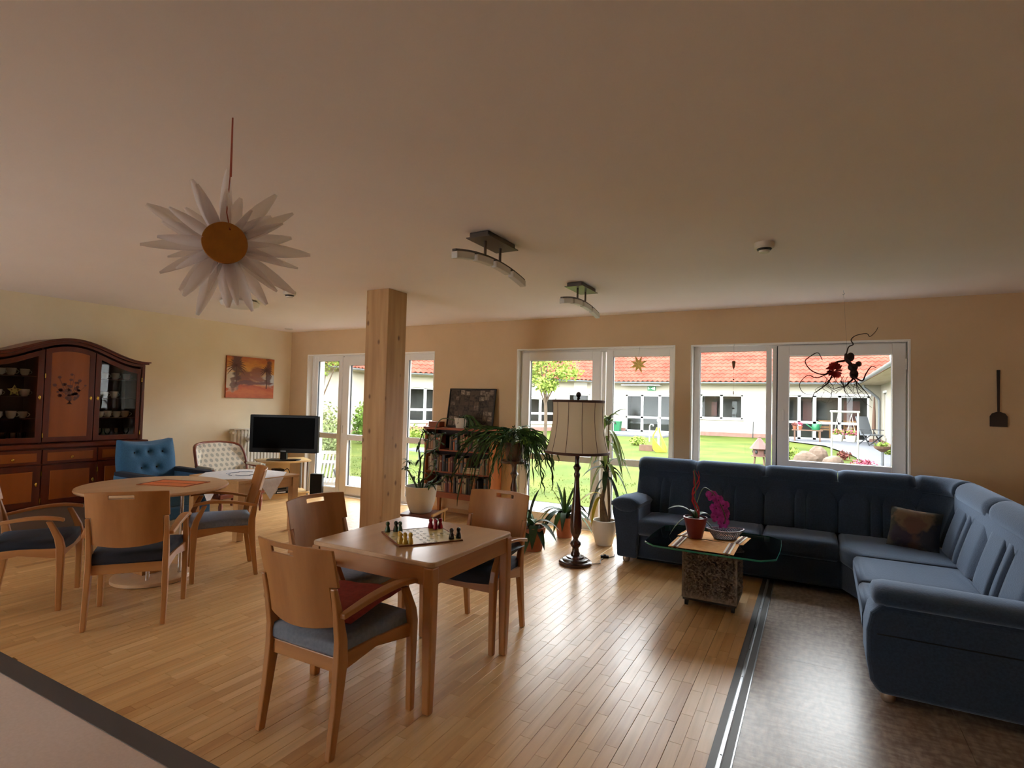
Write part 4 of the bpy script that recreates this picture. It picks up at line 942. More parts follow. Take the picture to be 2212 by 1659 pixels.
# painting
def painting():
    m, N, L, P = mk('oil_painting'); t = N.new('ShaderNodeTexCoord'); sp = N.new('ShaderNodeSeparateXYZ')
    nz = N.new('ShaderNodeTexNoise'); nz.inputs['Scale'].default_value = 9; nz.inputs['Detail'].default_value = 6; mp = N.new('ShaderNodeMapping'); mp.inputs['Scale'].default_value = (1,.7,2.2); L.new(t.outputs['Object'], mp.inputs[0]); L.new(mp.outputs[0], nz.inputs['Vector'])
    L.new(t.outputs['Object'], sp.inputs[0])
    rp = N.new('ShaderNodeValToRGB'); e = rp.color_ramp.elements; e[0].position = 0; e[0].color = (*lin('#b5552a'),1); e[1].position = 1; e[1].color = (*lin('#b0571e'),1)
    for p, c in ((.15,'#c96a34'),(.3,'#b8502c'),(.42,'#d89a5a'),(.5,'#a9886c'),(.6,'#d6a04e'),(.78,'#d08a2e')): k = e.new(p); k.color = (*lin(c),1)
    ad = N.new('ShaderNodeMath'); ad.operation = 'MULTIPLY_ADD'; ad.inputs[1].default_value = .38; L.new(nz.outputs['Fac'], ad.inputs[0])
    mr = N.new('ShaderNodeMapRange'); mr.inputs[1].default_value = -.31; mr.inputs[2].default_value = .31; mr.inputs[3].default_value = -.19; mr.inputs[4].default_value = .81; L.new(sp.outputs[2], mr.inputs[0]); L.new(mr.outputs[0], ad.inputs[2]); L.new(ad.outputs[0], rp.inputs[0]); cur = rp.outputs[0]
    def blob(y, z, ry, rz, col, s=.5):
        nonlocal cur
        mp = N.new('ShaderNodeMapping'); mp.vector_type = 'TEXTURE'; mp.inputs['Location'].default_value = (0,y,z); mp.inputs['Scale'].default_value = (9,ry,rz); L.new(t.outputs['Object'], mp.inputs[0])
        ln = N.new('ShaderNodeVectorMath'); ln.operation = 'LENGTH'; L.new(mp.outputs[0], ln.inputs[0]); q = N.new('ShaderNodeMath'); q.operation = 'MULTIPLY_ADD'; q.inputs[1].default_value = 2.2; L.new(nz.outputs['Fac'], q.inputs[0]); L.new(ln.outputs['Value'], q.inputs[2])
        r = N.new('ShaderNodeMapRange'); r.inputs[1].default_value = 1.9; r.inputs[2].default_value = 1.9+s; r.inputs[3].default_value = .9; r.inputs[4].default_value = 0; L.new(q.outputs[0], r.inputs[0])
        mx = N.new('ShaderNodeMix'); mx.data_type = 'RGBA'; L.new(r.outputs[0], mx.inputs[0]); L.new(cur, mx.inputs[6]); mx.inputs[7].default_value = (*lin(col),1); cur = mx.outputs[2]
    blob(-.34,-.03,.12,.16,'#cfc3ae'); blob(.26,-.03,.16,.1,'#b7a893'); blob(.36,-.02,.07,.08,'#c9cfd2'); blob(-.12,.0,.13,.10,'#7a3d22'); blob(.1,.04,.12,.13,'#8a4a30'); blob(-.24,.17,.07,.28,'#4a2416'); blob(.3,.1,.05,.2,'#5a2a18'); blob(-.3,-.1,.04,.1,'#6b4634'); blob(0,-.08,.3,.03,'#6b3f3a')
    L.new(cur, P.inputs['Base Color']); P.inputs['Roughness'].default_value = .5
painting(); mat('palm_paint', '#4a2414', '#5f2f1a', rough=.5); mat('canvas_edge', '#a9562c', rough=.7)
pa = thing('canvas_painting', 'orange canvas painting of a palm-lined street on the left wall', 'painting', (LX,5.57,1.775))
G().box(.003,.028,-.408,.408,-.308,.308).build('canvas', 'canvas_edge', pa, bevel=.003)
G().box(.028,.029,-.405,.405,-.305,.305).build('picture', 'oil_painting', pa)
for (cy, cz, n_, r_) in ((-.25,.17,15,.17),(.27,.12,13,.12)):
    g = G()
    for i in range(n_):
        a = R(-30+240*i/(n_-1)); pts = [(.0295,cy+math.cos(a)*r_*q, cz+math.sin(a)*r_*q-.08*q*q*r_/.12*.5) for q in (0,.35,.7,1)]; g.leaf(pts, [.004,.008,.006,.001], (1,0,0), 0)
    g.leaf([(.0295,cy,cz),(.0295,cy+.006,cz-.15),(.0295,cy,cz-.28)], [.006,.008,.01], (1,0,0), 0); g.build('palm', 'palm_paint', pa)
# ================================================================ bookcase, lamp, plants and hanging things
wood('cherry', '#7a3a1c', '#944a24', 'x', .35, 9, coat=.2); wood('cherry_z', '#8f4d22', '#a8602c', 'z', .35, 9, coat=.2); mat('case_dark', '#2b130a', rough=.6)
bc = thing('bookcase', 'reddish wooden bookcase on short legs against the back wall', 'bookcase', (-4.04,6.14,0))
for s in (-1,1): G().box(s*.50-.014,s*.50+.014,-.14,.14,.24,1.12).build('side_panel', 'cherry_z', bc, bevel=.003)
G().box(-.53,.53,-.15,.145,1.12,1.15).build('top_board', 'cherry', bc, bevel=.004); G().box(-.486,.486,.125,.138,.32,1.12).build('back_board', 'case_dark', bc)
G().box(-.52,.52,-.145,.14,.24,.315).build('bottom_board', 'cherry', bc, bevel=.004)
for z in (.578,.862): G().box(-.486,.486,-.13,.125,z-.018,z).build('shelf', 'cherry', bc, bevel=.002)
for sx in (-1,1):
    for y in (-.1,.1): G().loft([[(sx*.42-a,y-a,z),(sx*.42+a,y-a,z),(sx*.42+a,y+a,z),(sx*.42-a,y+a,z)] for a,z in ((.016,0),(.026,.24))]).build('leg', 'cherry_z', bc)
BC = ['#6b3a30','#8a8072','#3c4048','#94623c','#b3a58c','#5a2f38','#474f46','#9c7a5e','#2e2c30','#7c6a58','#a55a38','#58606c']
for i, h in enumerate(BC): mat('book_%d' % i, h, rough=.6)
mat('paper', '#cbbd9c', '#b9a988', rough=.9, scale=80, stretch=(1,1,6))
CN = ['maroon','grey-beige','charcoal','tan','cream','plum','dark green','light brown','black','taupe','orange-brown','slate']
used = {}
def book(x, y, z, w_, h_, d_, ci, label, lay=False, rz=0):
    n_ = used.get(label, 0); used[label] = n_+1
    b = thing('book', label, 'book', (x,y,z), rz, 'books in the bookcase')
    if lay:
        G().box(-h_/2,h_/2,-d_/2,d_/2,0,w_*.14).build('cover', 'book_%d' % ci, b); G().box(-h_/2,h_/2,-d_/2,d_/2,w_*.86,w_).build('cover', 'book_%d' % ci, b)
        G().box(-h_/2+.003,h_/2-.003,-d_/2+.003,d_/2-.003,w_*.14,w_*.86).build('pages', 'paper', b)
    else:
        G().add([(-w_/2,d_/2,0),(-w_/2,-d_/2+.004,0),(-w_/2+.004,-d_/2,0),(w_/2-.004,-d_/2,0),(w_/2,-d_/2+.004,0),(w_/2,d_/2,0),(-w_/2,d_/2,h_),(-w_/2,-d_/2+.004,h_),(-w_/2+.004,-d_/2,h_),(w_/2-.004,-d_/2,h_),(w_/2,-d_/2+.004,h_),(w_/2,d_/2,h_)],
                [(0,1,7,6),(1,2,8,7),(2,3,9,8),(3,4,10,9),(4,5,11,10),(0,6,11,5),(0,5,4,3,2,1),(6,7,8,9,10,11)]).build('cover', 'book_%d' % ci, b)
        G().box(-w_/2+.003,w_/2-.003,-d_/2+.006,d_/2-.002,h_,h_+.0015).build('pages', 'paper', b)
        if w_ > .022: G().box(-w_/2+.004,w_/2-.004,-d_/2-.0012,-d_/2,h_*.62,h_*.74).build('title_field', 'book_%d' % ((ci+4)%12), b)
rnd = random.Random(11); shn = {.863:'upper',.579:'middle',.316:'bottom'}
oname = ['first','second','third','fourth','fifth','sixth','seventh','eighth','ninth','tenth','eleventh','twelfth','thirteenth','fourteenth','fifteenth','sixteenth','seventeenth','eighteenth','nineteenth','twentieth','twenty-first','twenty-second','twenty-third','twenty-fourth']
for z, runs in ((.863,((-.46,-.30),(-.12,-.02),(.03,.30))),(.579,((-.46,.12),(.34,.47))),(.316,((-.24,.30),(.40,.46)))):
    k = 0
    for a, b in runs:
        x = a
        while x < b and k < 24:
            w_ = rnd.uniform(.018,.04); h_ = rnd.uniform(.17,.215); d_ = rnd.uniform(.12,.15); ci = rnd.randrange(12)
            book(-4.04+x+w_/2, 6.14-.13+d_/2+rnd.uniform(.0,.025), z, w_, h_, d_, ci, '%s upright book, %s from left on the %s bookcase shelf' % (CN[ci], oname[k], shn[z])); x += w_+.002; k += 1
for i, (w_, ci) in enumerate(((.03,4),(.022,10),(.026,2))): book(-3.83, 6.085, .579+sum((.03,.022,.026)[:i])+.0004*i, w_, .23, .16, ci, '%s book lying %s in the small pile on the middle shelf' % (CN[ci], ('undermost','in the middle','topmost')[i]), True, R(6*i))
for i, (w_, ci) in enumerate(((.025,9),(.03,4),(.022,1))): book(-4.37, 6.085, .316+sum((.025,.03,.022)[:i])+.0004*i, w_, .22, .15, ci, '%s book lying %s in the pile left on the bottom shelf' % (CN[ci], ('undermost','in the middle','topmost')[i]), True, R(-5*i))
for i, (w_, ci) in enumerate(((.02,7),(.024,3))): book(-3.69, 6.085, .316+sum((.02,.024)[:i])+.0004*i, w_, .10, .15, ci, '%s book lying %s at the right end of the bottom shelf' % (CN[ci], ('below','on top')[i]), True)
# photo collage leaning on the bookcase
mat('frame_black', '#15100e', rough=.4); PH = ['#5a4a40','#7c6c5e','#3a302b','#8f8070','#4d4038','#6b5a4a','#2b2522','#a39382']
for i, h in enumerate(PH): mat('photo_%d' % i, h, '#54483e', rough=.5, scale=34, detail=3, spec=.2)
pf = thing('photo_collage', 'black-framed collage of small photographs leaning above the bookcase', 'picture frame', (-3.99,6.20,1.152)); pf.rotation_euler = (R(-9),0,0)
fr = G()
for a in ((-.36,.36,0,.014),(-.36,.36,.506,.52)): fr.box(a[0],a[1],-.012,.008,a[2],a[3])
for s in (-1,1): fr.box(s*.353-.007,s*.353+.007,-.012,.008,.014,.506)
fr.build('frame', 'frame_black', pf); G().box(-.346,.346,.0,.006,.014,.506).build('backing', 'photo_2', pf)
rnd = random.Random(3)
for j in range(7):
    for i in range(9):
        x = -.335+i*.0755+rnd.uniform(-.006,.006); z = .02+j*.069+rnd.uniform(-.006,.006); w_ = rnd.uniform(.05,.078); h_ = rnd.uniform(.045,.07)
        G().box(x,min(.345,x+w_),-.0012-.0006*rnd.random(),0,z,min(.505,z+h_)).build('photograph', 'photo_%d' % rnd.randrange(8), pf)
tag(G().box(-.088,.088,-.06,.06,0,.07).build('wooden_box', 'cherry', bevel=.004, loc=(-4.43,6.09,1.151)), 'small brown wooden box on the left end of the bookcase top', 'box')

# leaves
mat('leaf_dark', '#1f3318', '#2f4a22', rough=.55, scale=12, spec=.3); mat('leaf_mid', '#33502a', '#476a34', rough=.5, scale=12, spec=.3); mat('leaf_light', '#6f8c34', '#8fa548', rough=.45, scale=10); mat('leaf_yellow', '#c9b72e', '#b3a428', rough=.5); mat('stem_brown', '#6b5238', '#7f6446', rough=.8, scale=20, bump=.3); mat('stem_green', '#4a5c34', rough=.5)
mat('soil', '#2b2019', '#3a2c22', rough=1, scale=30, bump=.5); mat('pot_white', '#d9d3c8', '#d2cbbf', rough=.55, scale=4); mat('terracotta', '#b06a4a', '#9c5a3d', rough=.8, scale=9)
for nm in ('leaf_dark','leaf_mid','leaf_light','leaf_yellow'): MAT[nm].node_tree.nodes['Principled BSDF'].inputs['Subsurface Weight'].default_value = 0
def pot(parent, prof, soil_r, soil_z, m_):
    G().lathe(prof, n=32, cap=False).build('pot', m_, parent, smooth=45); G().lathe([(soil_r,soil_z-.01),(soil_r*.6,soil_z+.004),(.001,soil_z+.006)], n=24).build('soil', 'soil', parent, smooth=60)
def strap(parent, base, ang, ln, w_, rise, droop, m_, name='leaf', fold=.3):
    pts = []; n = 8; d = Vector((math.cos(ang),math.sin(ang),0))
    for i in range(n+1):
        t = i/n; pts.append(Vector(base)+d*(ln*t*(1-rise*.35*(1-t)))+Vector((0,0,ln*(rise*t*1.4-droop*t*t))))
    ws = [w_*(.55+.45*min(1,i/n*4))*(1-max(0,(i/n-.6)/.4)**2*.97) for i in range(n+1)]
    return G().leaf(pts, ws, (0,0,1), fold).build(name, m_, parent, smooth=180)
# white planter with a leggy succulent on a low stool
wood('stool_wood', '#5a2f22', '#6d3a2a', 'x', .4); wood('stool_light', '#c49a62', '#b88c54', 'x', .4)
stl = thing('plant_stool', 'low dark wooden stool carrying the white planter by the post', 'stool', (-3.97,5.22,0), R(14))
G().box(-.2,.2,-.18,.18,.185,.21).build('top', 'stool_wood', stl, bevel=.004)
for sx in (-1,1):
    for sy in (-1,1): G().box(sx*.16-.018,sx*.16+.018,sy*.14-.018,sy*.14+.018,0,.185).build('leg', 'stool_wood', stl)
for s in (-1,1): G().box(-.142,.142,s*.14-.01,s*.14+.01,.12,.185).build('apron', 'stool_wood', stl)
G().bar((.2,-.18,.215),(.225,.22,.225),.02,.024).build('rail', 'stool_light', stl); G().box(.2,.216,.16,.19,0,.21).build('rail_leg', 'stool_light', stl)
pl = thing('succulent_plant', 'leggy succulent with rosette leaves in a tapered white planter', 'potted plant', (-3.99,5.22,.212))
pot(pl, [(.001,0),(.115,0),(.125,.01),(.165,.13),(.182,.27),(.185,.30),(.172,.30),(.17,.26)], .172, .262, 'pot_white')
rnd = random.Random(5)
for path in ([(-.02,0,.26),(-.04,0,.4),(-.02,.0,.55),(-.05,0,.72),(-.02,0,.86),(.02,0,.93)],[(.0,.02,.26),(.03,.0,.4),(.02,.02,.6),(.06,.02,.8),(.1,0,.9)],[(-.05,0,.26),(-.12,0,.36),(-.2,0,.46),(-.24,.0,.47),(-.21,0,.56)],[(.06,-.02,.26),(.14,-.04,.32),(.26,-.04,.36),(.38,-.05,.44)],[(.03,0,.26),(.12,0,.34),(.2,.02,.42),(.16,.02,.52)],[(.0,-.03,.26),(.04,-.05,.36),(.14,-.06,.42),(.22,-.05,.55),(.18,-.04,.68)],[(.05,.02,.7),(.16,0,.72),(.24,0,.78),(.27,0,.9)]):
    p = bez(path, 4); G().tube(p, [.013-.007*i/len(p) for i in range(len(p))], 7).build('branch', 'stem_green', pl, smooth=60)
    for q in [p[-1]]+[p[i] for i in range(5,len(p)-2,4)]:
        for k in range(7 if q is p[-1] else 4):
            a = rnd.uniform(0,6.28); strap(pl, q, a, rnd.uniform(.05,.085), .014, rnd.uniform(.1,.8), rnd.uniform(.3,1.2), 'leaf_dark' if rnd.random() < .7 else 'leaf_mid')
# cactus in a small white pot on the bookcase
pl = thing('trailing_cactus', 'trailing leafy cactus in a small cream pot on the bookcase top', 'potted plant', (-4.02,6.05,1.151))
pot(pl, [(.001,0),(.058,0),(.07,.06),(.082,.12),(.084,.13),(.076,.13),(.074,.11)], .076, .112, 'pot_white')
rnd = random.Random(8)
def chain(parent, p0, ang, reach, drop, n, w_, m_, nm='trailing_stem'):
    pts = []; d = Vector((math.cos(ang),math.sin(ang),0))
    for i in range(n+1):
        t = i/n; pts.append(Vector(p0)+d*reach*(1-(1-t)**2)+Vector((rnd.gauss(0,.010),rnd.gauss(0,.010),.06*math.sin(PI*min(1,t*1.6))-drop*t**1.6)))
    ws = [w_*(.55+.45*abs(math.sin(i*2.1))) for i in range(n+1)]; ws[-1] = w_*.2
    return G().leaf(pts, ws, (d.y,-d.x,.3), .15).build(nm, m_, parent)
for k in range(16): chain(pl, (0,0,.12), rnd.uniform(-1.2,.9), rnd.uniform(.14,.34), rnd.uniform(.05,.3), 7, .011, rnd.choice(('leaf_dark','leaf_mid')))
for path in ([(-.06,-.05,.1),(-.2,-.1,.12),(-.28,-.13,.04),(-.3,-.14,-.12),(-.27,-.15,-.25),(-.32,-.15,-.35)],[(-.3,-.14,-.12),(-.4,-.16,-.2),(-.46,-.16,-.16),(-.5,-.15,-.05)]):
    G().tube(bez(path,4), .006, 6).build('trailing_stem', 'stem_green', pl, smooth=60)
# turned plant stand with a large trailing cactus
wood('turned_dark', '#3a1a0f', '#4a2415', 'z', .3, 10, coat=.3)
ps = thing('plant_stand', 'dark turned wooden plant column beside the bookcase', 'plant stand', (-3.02,5.68,0))
G().lathe([(.15,0),(.15,.02),(.13,.035),(.09,.05),(.04,.07),(.032,.12),(.045,.16),(.03,.2),(.026,.35),(.034,.45),(.044,.52),(.03,.58),(.024,.62),(.034,.66),(.05,.68),(.03,.71),(.034,.78),(.05,.80)], n=24).build('column', 'turned_dark', ps, smooth=50)
G().lathe([(.05,.80),(.15,.805),(.16,.82),(.16,.835),(.145,.84)], n=32).build('top_plate', 'turned_dark', ps, smooth=40)
pl = thing('hanging_cactus', 'large trailing cactus cascading from the turned plant column', 'potted plant', (-3.02,5.68,.841))
pot(pl, [(.001,0),(.09,0),(.1,.02),(.125,.18),(.13,.2),(.118,.2),(.115,.17)], .118, .175, 'turned_dark')
rnd = random.Random(21)
for k in range(190):
    a = rnd.uniform(0,2*PI); reach = rnd.uniform(.08,.46)*(1 if math.cos(a) > 0 else 1.5); drop = rnd.uniform(.05,.42)*(1 if rnd.random() < .7 else 1.7)
    chain(pl, (.06*math.cos(a),.06*math.sin(a),.2+rnd.uniform(0,.14)), a, reach, drop, 13, rnd.uniform(.006,.011), rnd.choice(('leaf_dark','leaf_dark','leaf_mid','leaf_mid')))
for k in range(26):
    a = rnd.uniform(0,2*PI); chain(pl, (.07*math.cos(a),.07*math.sin(a),.2), a, rnd.uniform(.1,.34), -.05+rnd.uniform(0,.05), 6, .014, rnd.choice(('leaf_mid','leaf_light')), 'upright_stem')

# floor lamp
wood('lamp_wood', '#2e140c', '#3e1d12', 'z', .25, 10, coat=.4); mat('shade_trim', '#4a2a1c', rough=.7); mat('cable_grey', '#6b6660', rough=.6)
def shade_mat():
    m, N, L, P = mk('lampshade'); out = [n for n in N if n.type == 'OUTPUT_MATERIAL'][0]
    P.inputs['Base Color'].default_value = (*lin('#f0e6d2'),1); P.inputs['Roughness'].default_value = .9
    t = N.new('ShaderNodeBsdfTranslucent'); t.inputs[0].default_value = (*lin('#eddfc4'),1); mx = N.new('ShaderNodeMixShader'); mx.inputs[0].default_value = .55
    L.new(P.outputs[0], mx.inputs[1]); L.new(t.outputs[0], mx.inputs[2]); L.new(mx.outputs[0], out.inputs[0])
shade_mat()
lp = thing('floor_lamp', 'tall turned dark-wood floor lamp with cream fabric shade', 'floor lamp', (-1.965,4.955,0))
G().lathe([(.155,0),(.155,.022),(.142,.034),(.12,.036),(.118,.052),(.10,.06),(.085,.062),(.082,.074),(.06,.08),(.042,.085)], n=40).build('base', 'lamp_wood', lp, smooth=40)
G().lathe([(.042,.085),(.044,.10),(.034,.115),(.030,.15),(.042,.165),(.052,.185),(.046,.205),(.026,.22),(.022,.235),(.03,.25),(.052,.30),(.056,.36),(.05,.46),(.036,.60),(.025,.74),(.022,.80),(.028,.82),(.03,.84),(.022,.855),(.022,.87),(.036,.895),(.036,.91),(.024,.925),(.021,.94),(.021,1.06),(.012,1.07)], n=24).build('stem', 'lamp_wood', lp, smooth=50)
G().tube([(0,0,1.06),(0,0,1.56)], .006, 8).build('rod', 'brass', lp)
g = G(); n = 48
def shr(t): return .243+.054*(1-t)**1.8 + .012*math.sin(PI*t)*-1
rings = [[(shr(t)*math.cos(2*PI*k/n)*(1-.012*abs(math.sin(6*PI*k/n+.0))**.3), shr(t)*math.sin(2*PI*k/n)*(1-.012*abs(math.sin(6*PI*k/n))**.3), 1.045+.48*t) for k in range(n)] for t in [i/10 for i in range(11)]]
sh = g.loft(rings, cap=False).build('lamp_shade', 'lampshade', lp, smooth=60)
for z, r_ in ((1.045,.298),(1.525,.244)): G().lathe([(r_-.004,z-.012),(r_+.004,z-.012),(r_+.005,z+.01),(r_-.003,z+.012)], n=48).build('trim', 'shade_trim', sh, smooth=40)
for k in range(12):
    a = 2*PI*k/12; G().tube([((shr(t)+.001)*math.cos(a),(shr(t)+.001)*math.sin(a),1.045+.48*t) for t in [i/8 for i in range(9)]], .0022, 5).build('seam', 'shade_trim', sh)
for k in range(4): a = PI/2*k+.4; G().tube([(0,0,1.52),(.24*math.cos(a),.24*math.sin(a),1.52)], .002, 5).build('spoke', 'brass', lp)
G().lathe([(.006,1.535),(.02,1.55),(.012,1.56),(.022,1.575),(.026,1.59),(.018,1.608),(.004,1.615)], n=14).build('finial', 'lamp_wood', lp, smooth=50)
o = G().tube(bez([(.14,.06,.006),(.2,.12,.006),(.17,.22,.006),(.165,.33,.006)],5)[:-1], .004, 6).build('cable', 'cable_grey', lp)
sw = thing('foot_switch', 'black foot switch on the lamp cable beside the sofa arm', 'switch', (-1.80,5.315,0), R(20))
G().box(-.04,.04,-.018,.018,0,.022).build('case', 'caster_black', sw, bevel=.006); G().lathe([(.014,.022),(.014,.03),(.008,.033)], n=14).build('button', 'caster_black', sw)
G().tube(bez([(.04,0,.006),(.07,.02,.006),(.09,.05,.006),(.1,.12,.006)],4), .004, 6).build('cable', 'cable_grey', sw)

# potted plants on the floor by the window
rnd = random.Random(31)
c1 = thing('clivia_plant', 'strap-leaved plant in the nearer terracotta pot behind the far chair', 'potted plant', (-2.53,5.19,0))
pot(c1, [(.001,0),(.095,0),(.10,.01),(.118,.16),(.13,.19),(.132,.235),(.118,.235),(.112,.2)], .116, .205, 'terracotta')
for a, ln, w_, r_, d_ in ((.8,.11,.03,2.9,.2),(-2.0,.26,.032,.9,1.6),(-.6,.26,.03,.8,1.7),(-1.2,.26,.034,.9,1.8),(-2.7,.24,.032,1.0,1.6),(-.2,.28,.028,.9,1.5),(-1.6,.24,.032,.7,1.9),(2.6,.2,.028,1.4,1.2),(.3,.3,.026,.95,1.3),(-2.3,.2,.03,1.0,2.0),(-.9,.16,.03,1.6,1.6),(-2.9,.12,.028,2.2,1.2)): strap(c1, (rnd.uniform(-.03,.03),rnd.uniform(-.03,.03),.2), a, ln, w_*1.25, r_, d_, 'leaf_dark' if rnd.random() < .65 else 'leaf_mid')
c2 = thing('clivia_plant', 'bushy strap-leaved plant in the terracotta pot near the window', 'potted plant', (-2.47,5.885,0))
pot(c2, [(.001,0),(.08,0),(.085,.01),(.10,.17),(.112,.19),(.113,.225),(.10,.225),(.096,.19)], .098, .195, 'terracotta')
for k in range(18):
    a = k*2.4+rnd.uniform(-.3,.3); strap(c2, (.02*math.cos(a),.02*math.sin(a),.19), a, rnd.uniform(.24,.36), .031, rnd.uniform(.85,1.25), rnd.uniform(1.4,2.0), 'leaf_dark' if rnd.random() < .6 else 'leaf_mid')
for k in range(5): strap(c2, (0,0,.2), k*1.26, .2, .018, 1.5, .15, 'leaf_mid')
dr = thing('dracaena_plant', 'tall drooping dracaena with yellowing leaves in a white pot', 'potted plant', (-1.98,5.81,0))
pot(dr, [(.001,0),(.085,0),(.092,.01),(.125,.15),(.128,.235),(.132,.245),(.13,.262),(.116,.262),(.114,.235)], .118, .236, 'pot_white')
p1 = bez([(-.02,0,.23),(-.03,0,.45),(.0,0,.62),(.03,0,.80),(.03,0,1.05),(.03,0,1.34)],4); G().tube(p1, [.03-.022*min(1,i/len(p1)*1.4) for i in range(len(p1))], 10).build('trunk', 'stem_brown', dr, smooth=60)
G().tube([(.03,0,.23),(-.02,.01,.42),(-.045,.01,.53)], [.026,.024,.022], 10).build('trunk', 'stem_brown', dr, smooth=60); G().tube(bez([(.05,.02,.23),(.04,.02,.5),(.02,.02,.75)],3), .015, 8).build('trunk', 'stem_brown', dr, smooth=60)
def dleaf(base, a, ln, rise, droop, m_, w_=.02): return strap(dr, base, a, ln*.9, w_*1.45, rise, droop, m_)
for k in range(9): dleaf((.03,0,1.34-.03*(k%3)), k*.7, rnd.uniform(.12,.3), rnd.uniform(.5,1.3), rnd.uniform(.5,1.6), rnd.choice(('leaf_light','leaf_light','leaf_mid')), .018)
for k in range(8): dleaf((.03,0,1.22-.02*k), k*.9-.5, rnd.uniform(.16,.26), rnd.uniform(.1,.5), rnd.uniform(1.6,2.8), rnd.choice(('leaf_light','leaf_light','leaf_mid')), .017)
for k in range(14): dleaf((.01,0,.83-.015*(k%5)), k*.55, rnd.uniform(.14,.3), rnd.uniform(.3,1.1), rnd.uniform(.8,2.2), ('leaf_yellow' if k in (6,) else rnd.choice(('leaf_mid','leaf_dark','leaf_light'))), .019)
for b, a, ln, ri, dp, m_ in (((-.04,0,.53),-2.6,.3,.3,.9,'leaf_yellow'),((-.05,0,.5),-2.2,.12,-.5,2.2,'leaf_yellow'),((0,0,.7),PI,.16,.2,2.6,'leaf_dark'),((.05,0,1.0),.2,.26,.2,1.6,'leaf_light'),((.05,0,.78),.1,.24,.4,2.0,'leaf_mid'),((0,0,.72),-.3,.26,.3,2.3,'leaf_dark'),((-.03,0,.6),2.8,.22,-.1,1.9,'leaf_dark')): dleaf(b, a, ln, ri, dp, m_)
fern = thing('small_fern', 'small light green fern in a pot behind the timber post', 'potted plant', (-5.0,5.62,0))
pot(fern, [(.001,0),(.07,0),(.09,.13),(.092,.14),(.084,.14),(.082,.12)], .084, .122, 'terracotta')
for k in range(26): strap(fern, (0,0,.12), k*2.4, rnd.uniform(.2,.32), .010, rnd.uniform(.6,1.5), rnd.uniform(.5,1.3), rnd.choice(('leaf_light','leaf_mid')))

# orchid, basket on the coffee table
mat('orchid_pink', '#8c1470', '#c23aa6', rough=.5, scale=40); mat('orchid_lip', '#5a0a48', rough=.5); mat('pot_red', '#7c2a2c', '#6e2326', rough=.35); mat('ribbon_red', '#c2303a', '#a82430', rough=.4); mat('leaf_orchid', '#22401a', '#2f5024', rough=.55, spec=.25)
oc = thing('orchid', 'magenta orchid with red ribbon in a dark red pot on the coffee table', 'orchid', (-.82,4.60,.4725))
pot(oc, [(.001,0),(.052,0),(.055,.004),(.088,.15),(.092,.16),(.082,.162),(.08,.145)], .082, .145, 'pot_red')
for a, ln, w_, ri, dp in ((3.5,.22,.03,.85,.9),(3.3,.2,.028,.3,1.2),(.55,.16,.032,.8,1.2),(.2,.17,.026,.35,1.4),(1.9,.16,.03,.8,1.0)): strap(oc, (0,0,.145), a, ln, w_, ri, dp, 'leaf_orchid')
G().tube(bez([(.0,0,.14),(-.005,0,.28),(.0,0,.4),(-.015,0,.53)],4), .005, 6).build('stake', 'stem_green', oc)
G().tube(bez([(.02,0,.14),(.01,0,.24),(.03,.01,.34),(.06,.02,.39),(.10,.03,.375),(.14,.05,.33),(.18,.06,.26),(.21,.07,.18),(.21,.07,.12)],4), .004, 6).build('flower_stem', 'stem_green', oc)
for k in range(3): G().leaf([(.03*math.sin(q*1.1+k),.012*math.cos(q*1.3+k),.14+q*.048) for q in range(9)] if k < 2 else [(-.02,0,.52),(-.012,0,.48),(-.016,0,.43),(-.008,0,.40)], [.005,.007,.006,.007,.006,.006,.005,.004,.002][:9 if k < 2 else 4], (.6,-.8,0), .1).build('ribbon', 'ribbon_red', oc, smooth=180)
fd = Vector((.48,-.87,.1)).normalized()
for k, (x, y, z) in enumerate(((.115,.04,.335),(.16,.05,.30),(.195,.07,.262),(.145,.05,.235),(.205,.08,.20),(.155,.05,.17),(.20,.07,.125))):
    fd = Vector((.48+.3*math.sin(k*2.1),-.87,.1+.3*math.cos(k*1.7))).normalized(); g = G(); c_ = Vector((x,y,z)); e1 = fd.cross(Vector((0,0,1))).normalized(); e2 = e1.cross(fd)
    for i in range(5):
        a = R(90+72*i); dv = e1*math.cos(a)+e2*math.sin(a); r_ = .05 if i else .042; w_ = .03 if i in (1,4) else .019
        g.leaf([c_, c_+dv*r_*.45+fd*.004, c_+dv*r_*.85+fd*.002, c_+dv*r_-fd*.003], [.004,w_,w_*.8,.003], tuple(fd), -.1)
    f = g.build('flower', 'orchid_pink', oc, smooth=180); G().sph(tuple(c_+fd*.006), .007, 8, 6).build('lip', 'orchid_lip', f, smooth=180)
mat('wicker', '#8f8a94', '#bab6bf', rough=.5, scale=40); mat('wicker_dark', '#3c3840', rough=.6)
bk = thing('woven_basket', 'small oval woven basket bowl on the coffee table', 'basket', (-.61,4.70,.4725), R(28))
NB = 36
def bp(k, t): 
    a = 2*PI*k/NB; fl_ = 1+.05*math.cos(2*a)*t; return ((.085+.05*t)*math.cos(a)*fl_, (.055+.035*t)*math.sin(a), .002+.065*t+.01*t*abs(math.cos(a))**3)
for s in (1,-1):
    g = G()
    for k in range(NB): g.tube([bp(k+s*4*t, t) for t in (0,.25,.5,.75,1)], .0026, 5)
    o = g.build('wicker_strands', 'wicker' if s > 0 else 'wicker_dark', bk); o['kind'] = 'stuff'
G().tube([bp(k,1) for k in range(NB+1)], .006, 6).build('rim', 'wicker', bk, smooth=60); G().lathe([(.001,0),(.09,0),(.09,.004),(.001,.004)], n=24).build('bottom', 'wicker_dark', bk).scale = (1,.68,1)

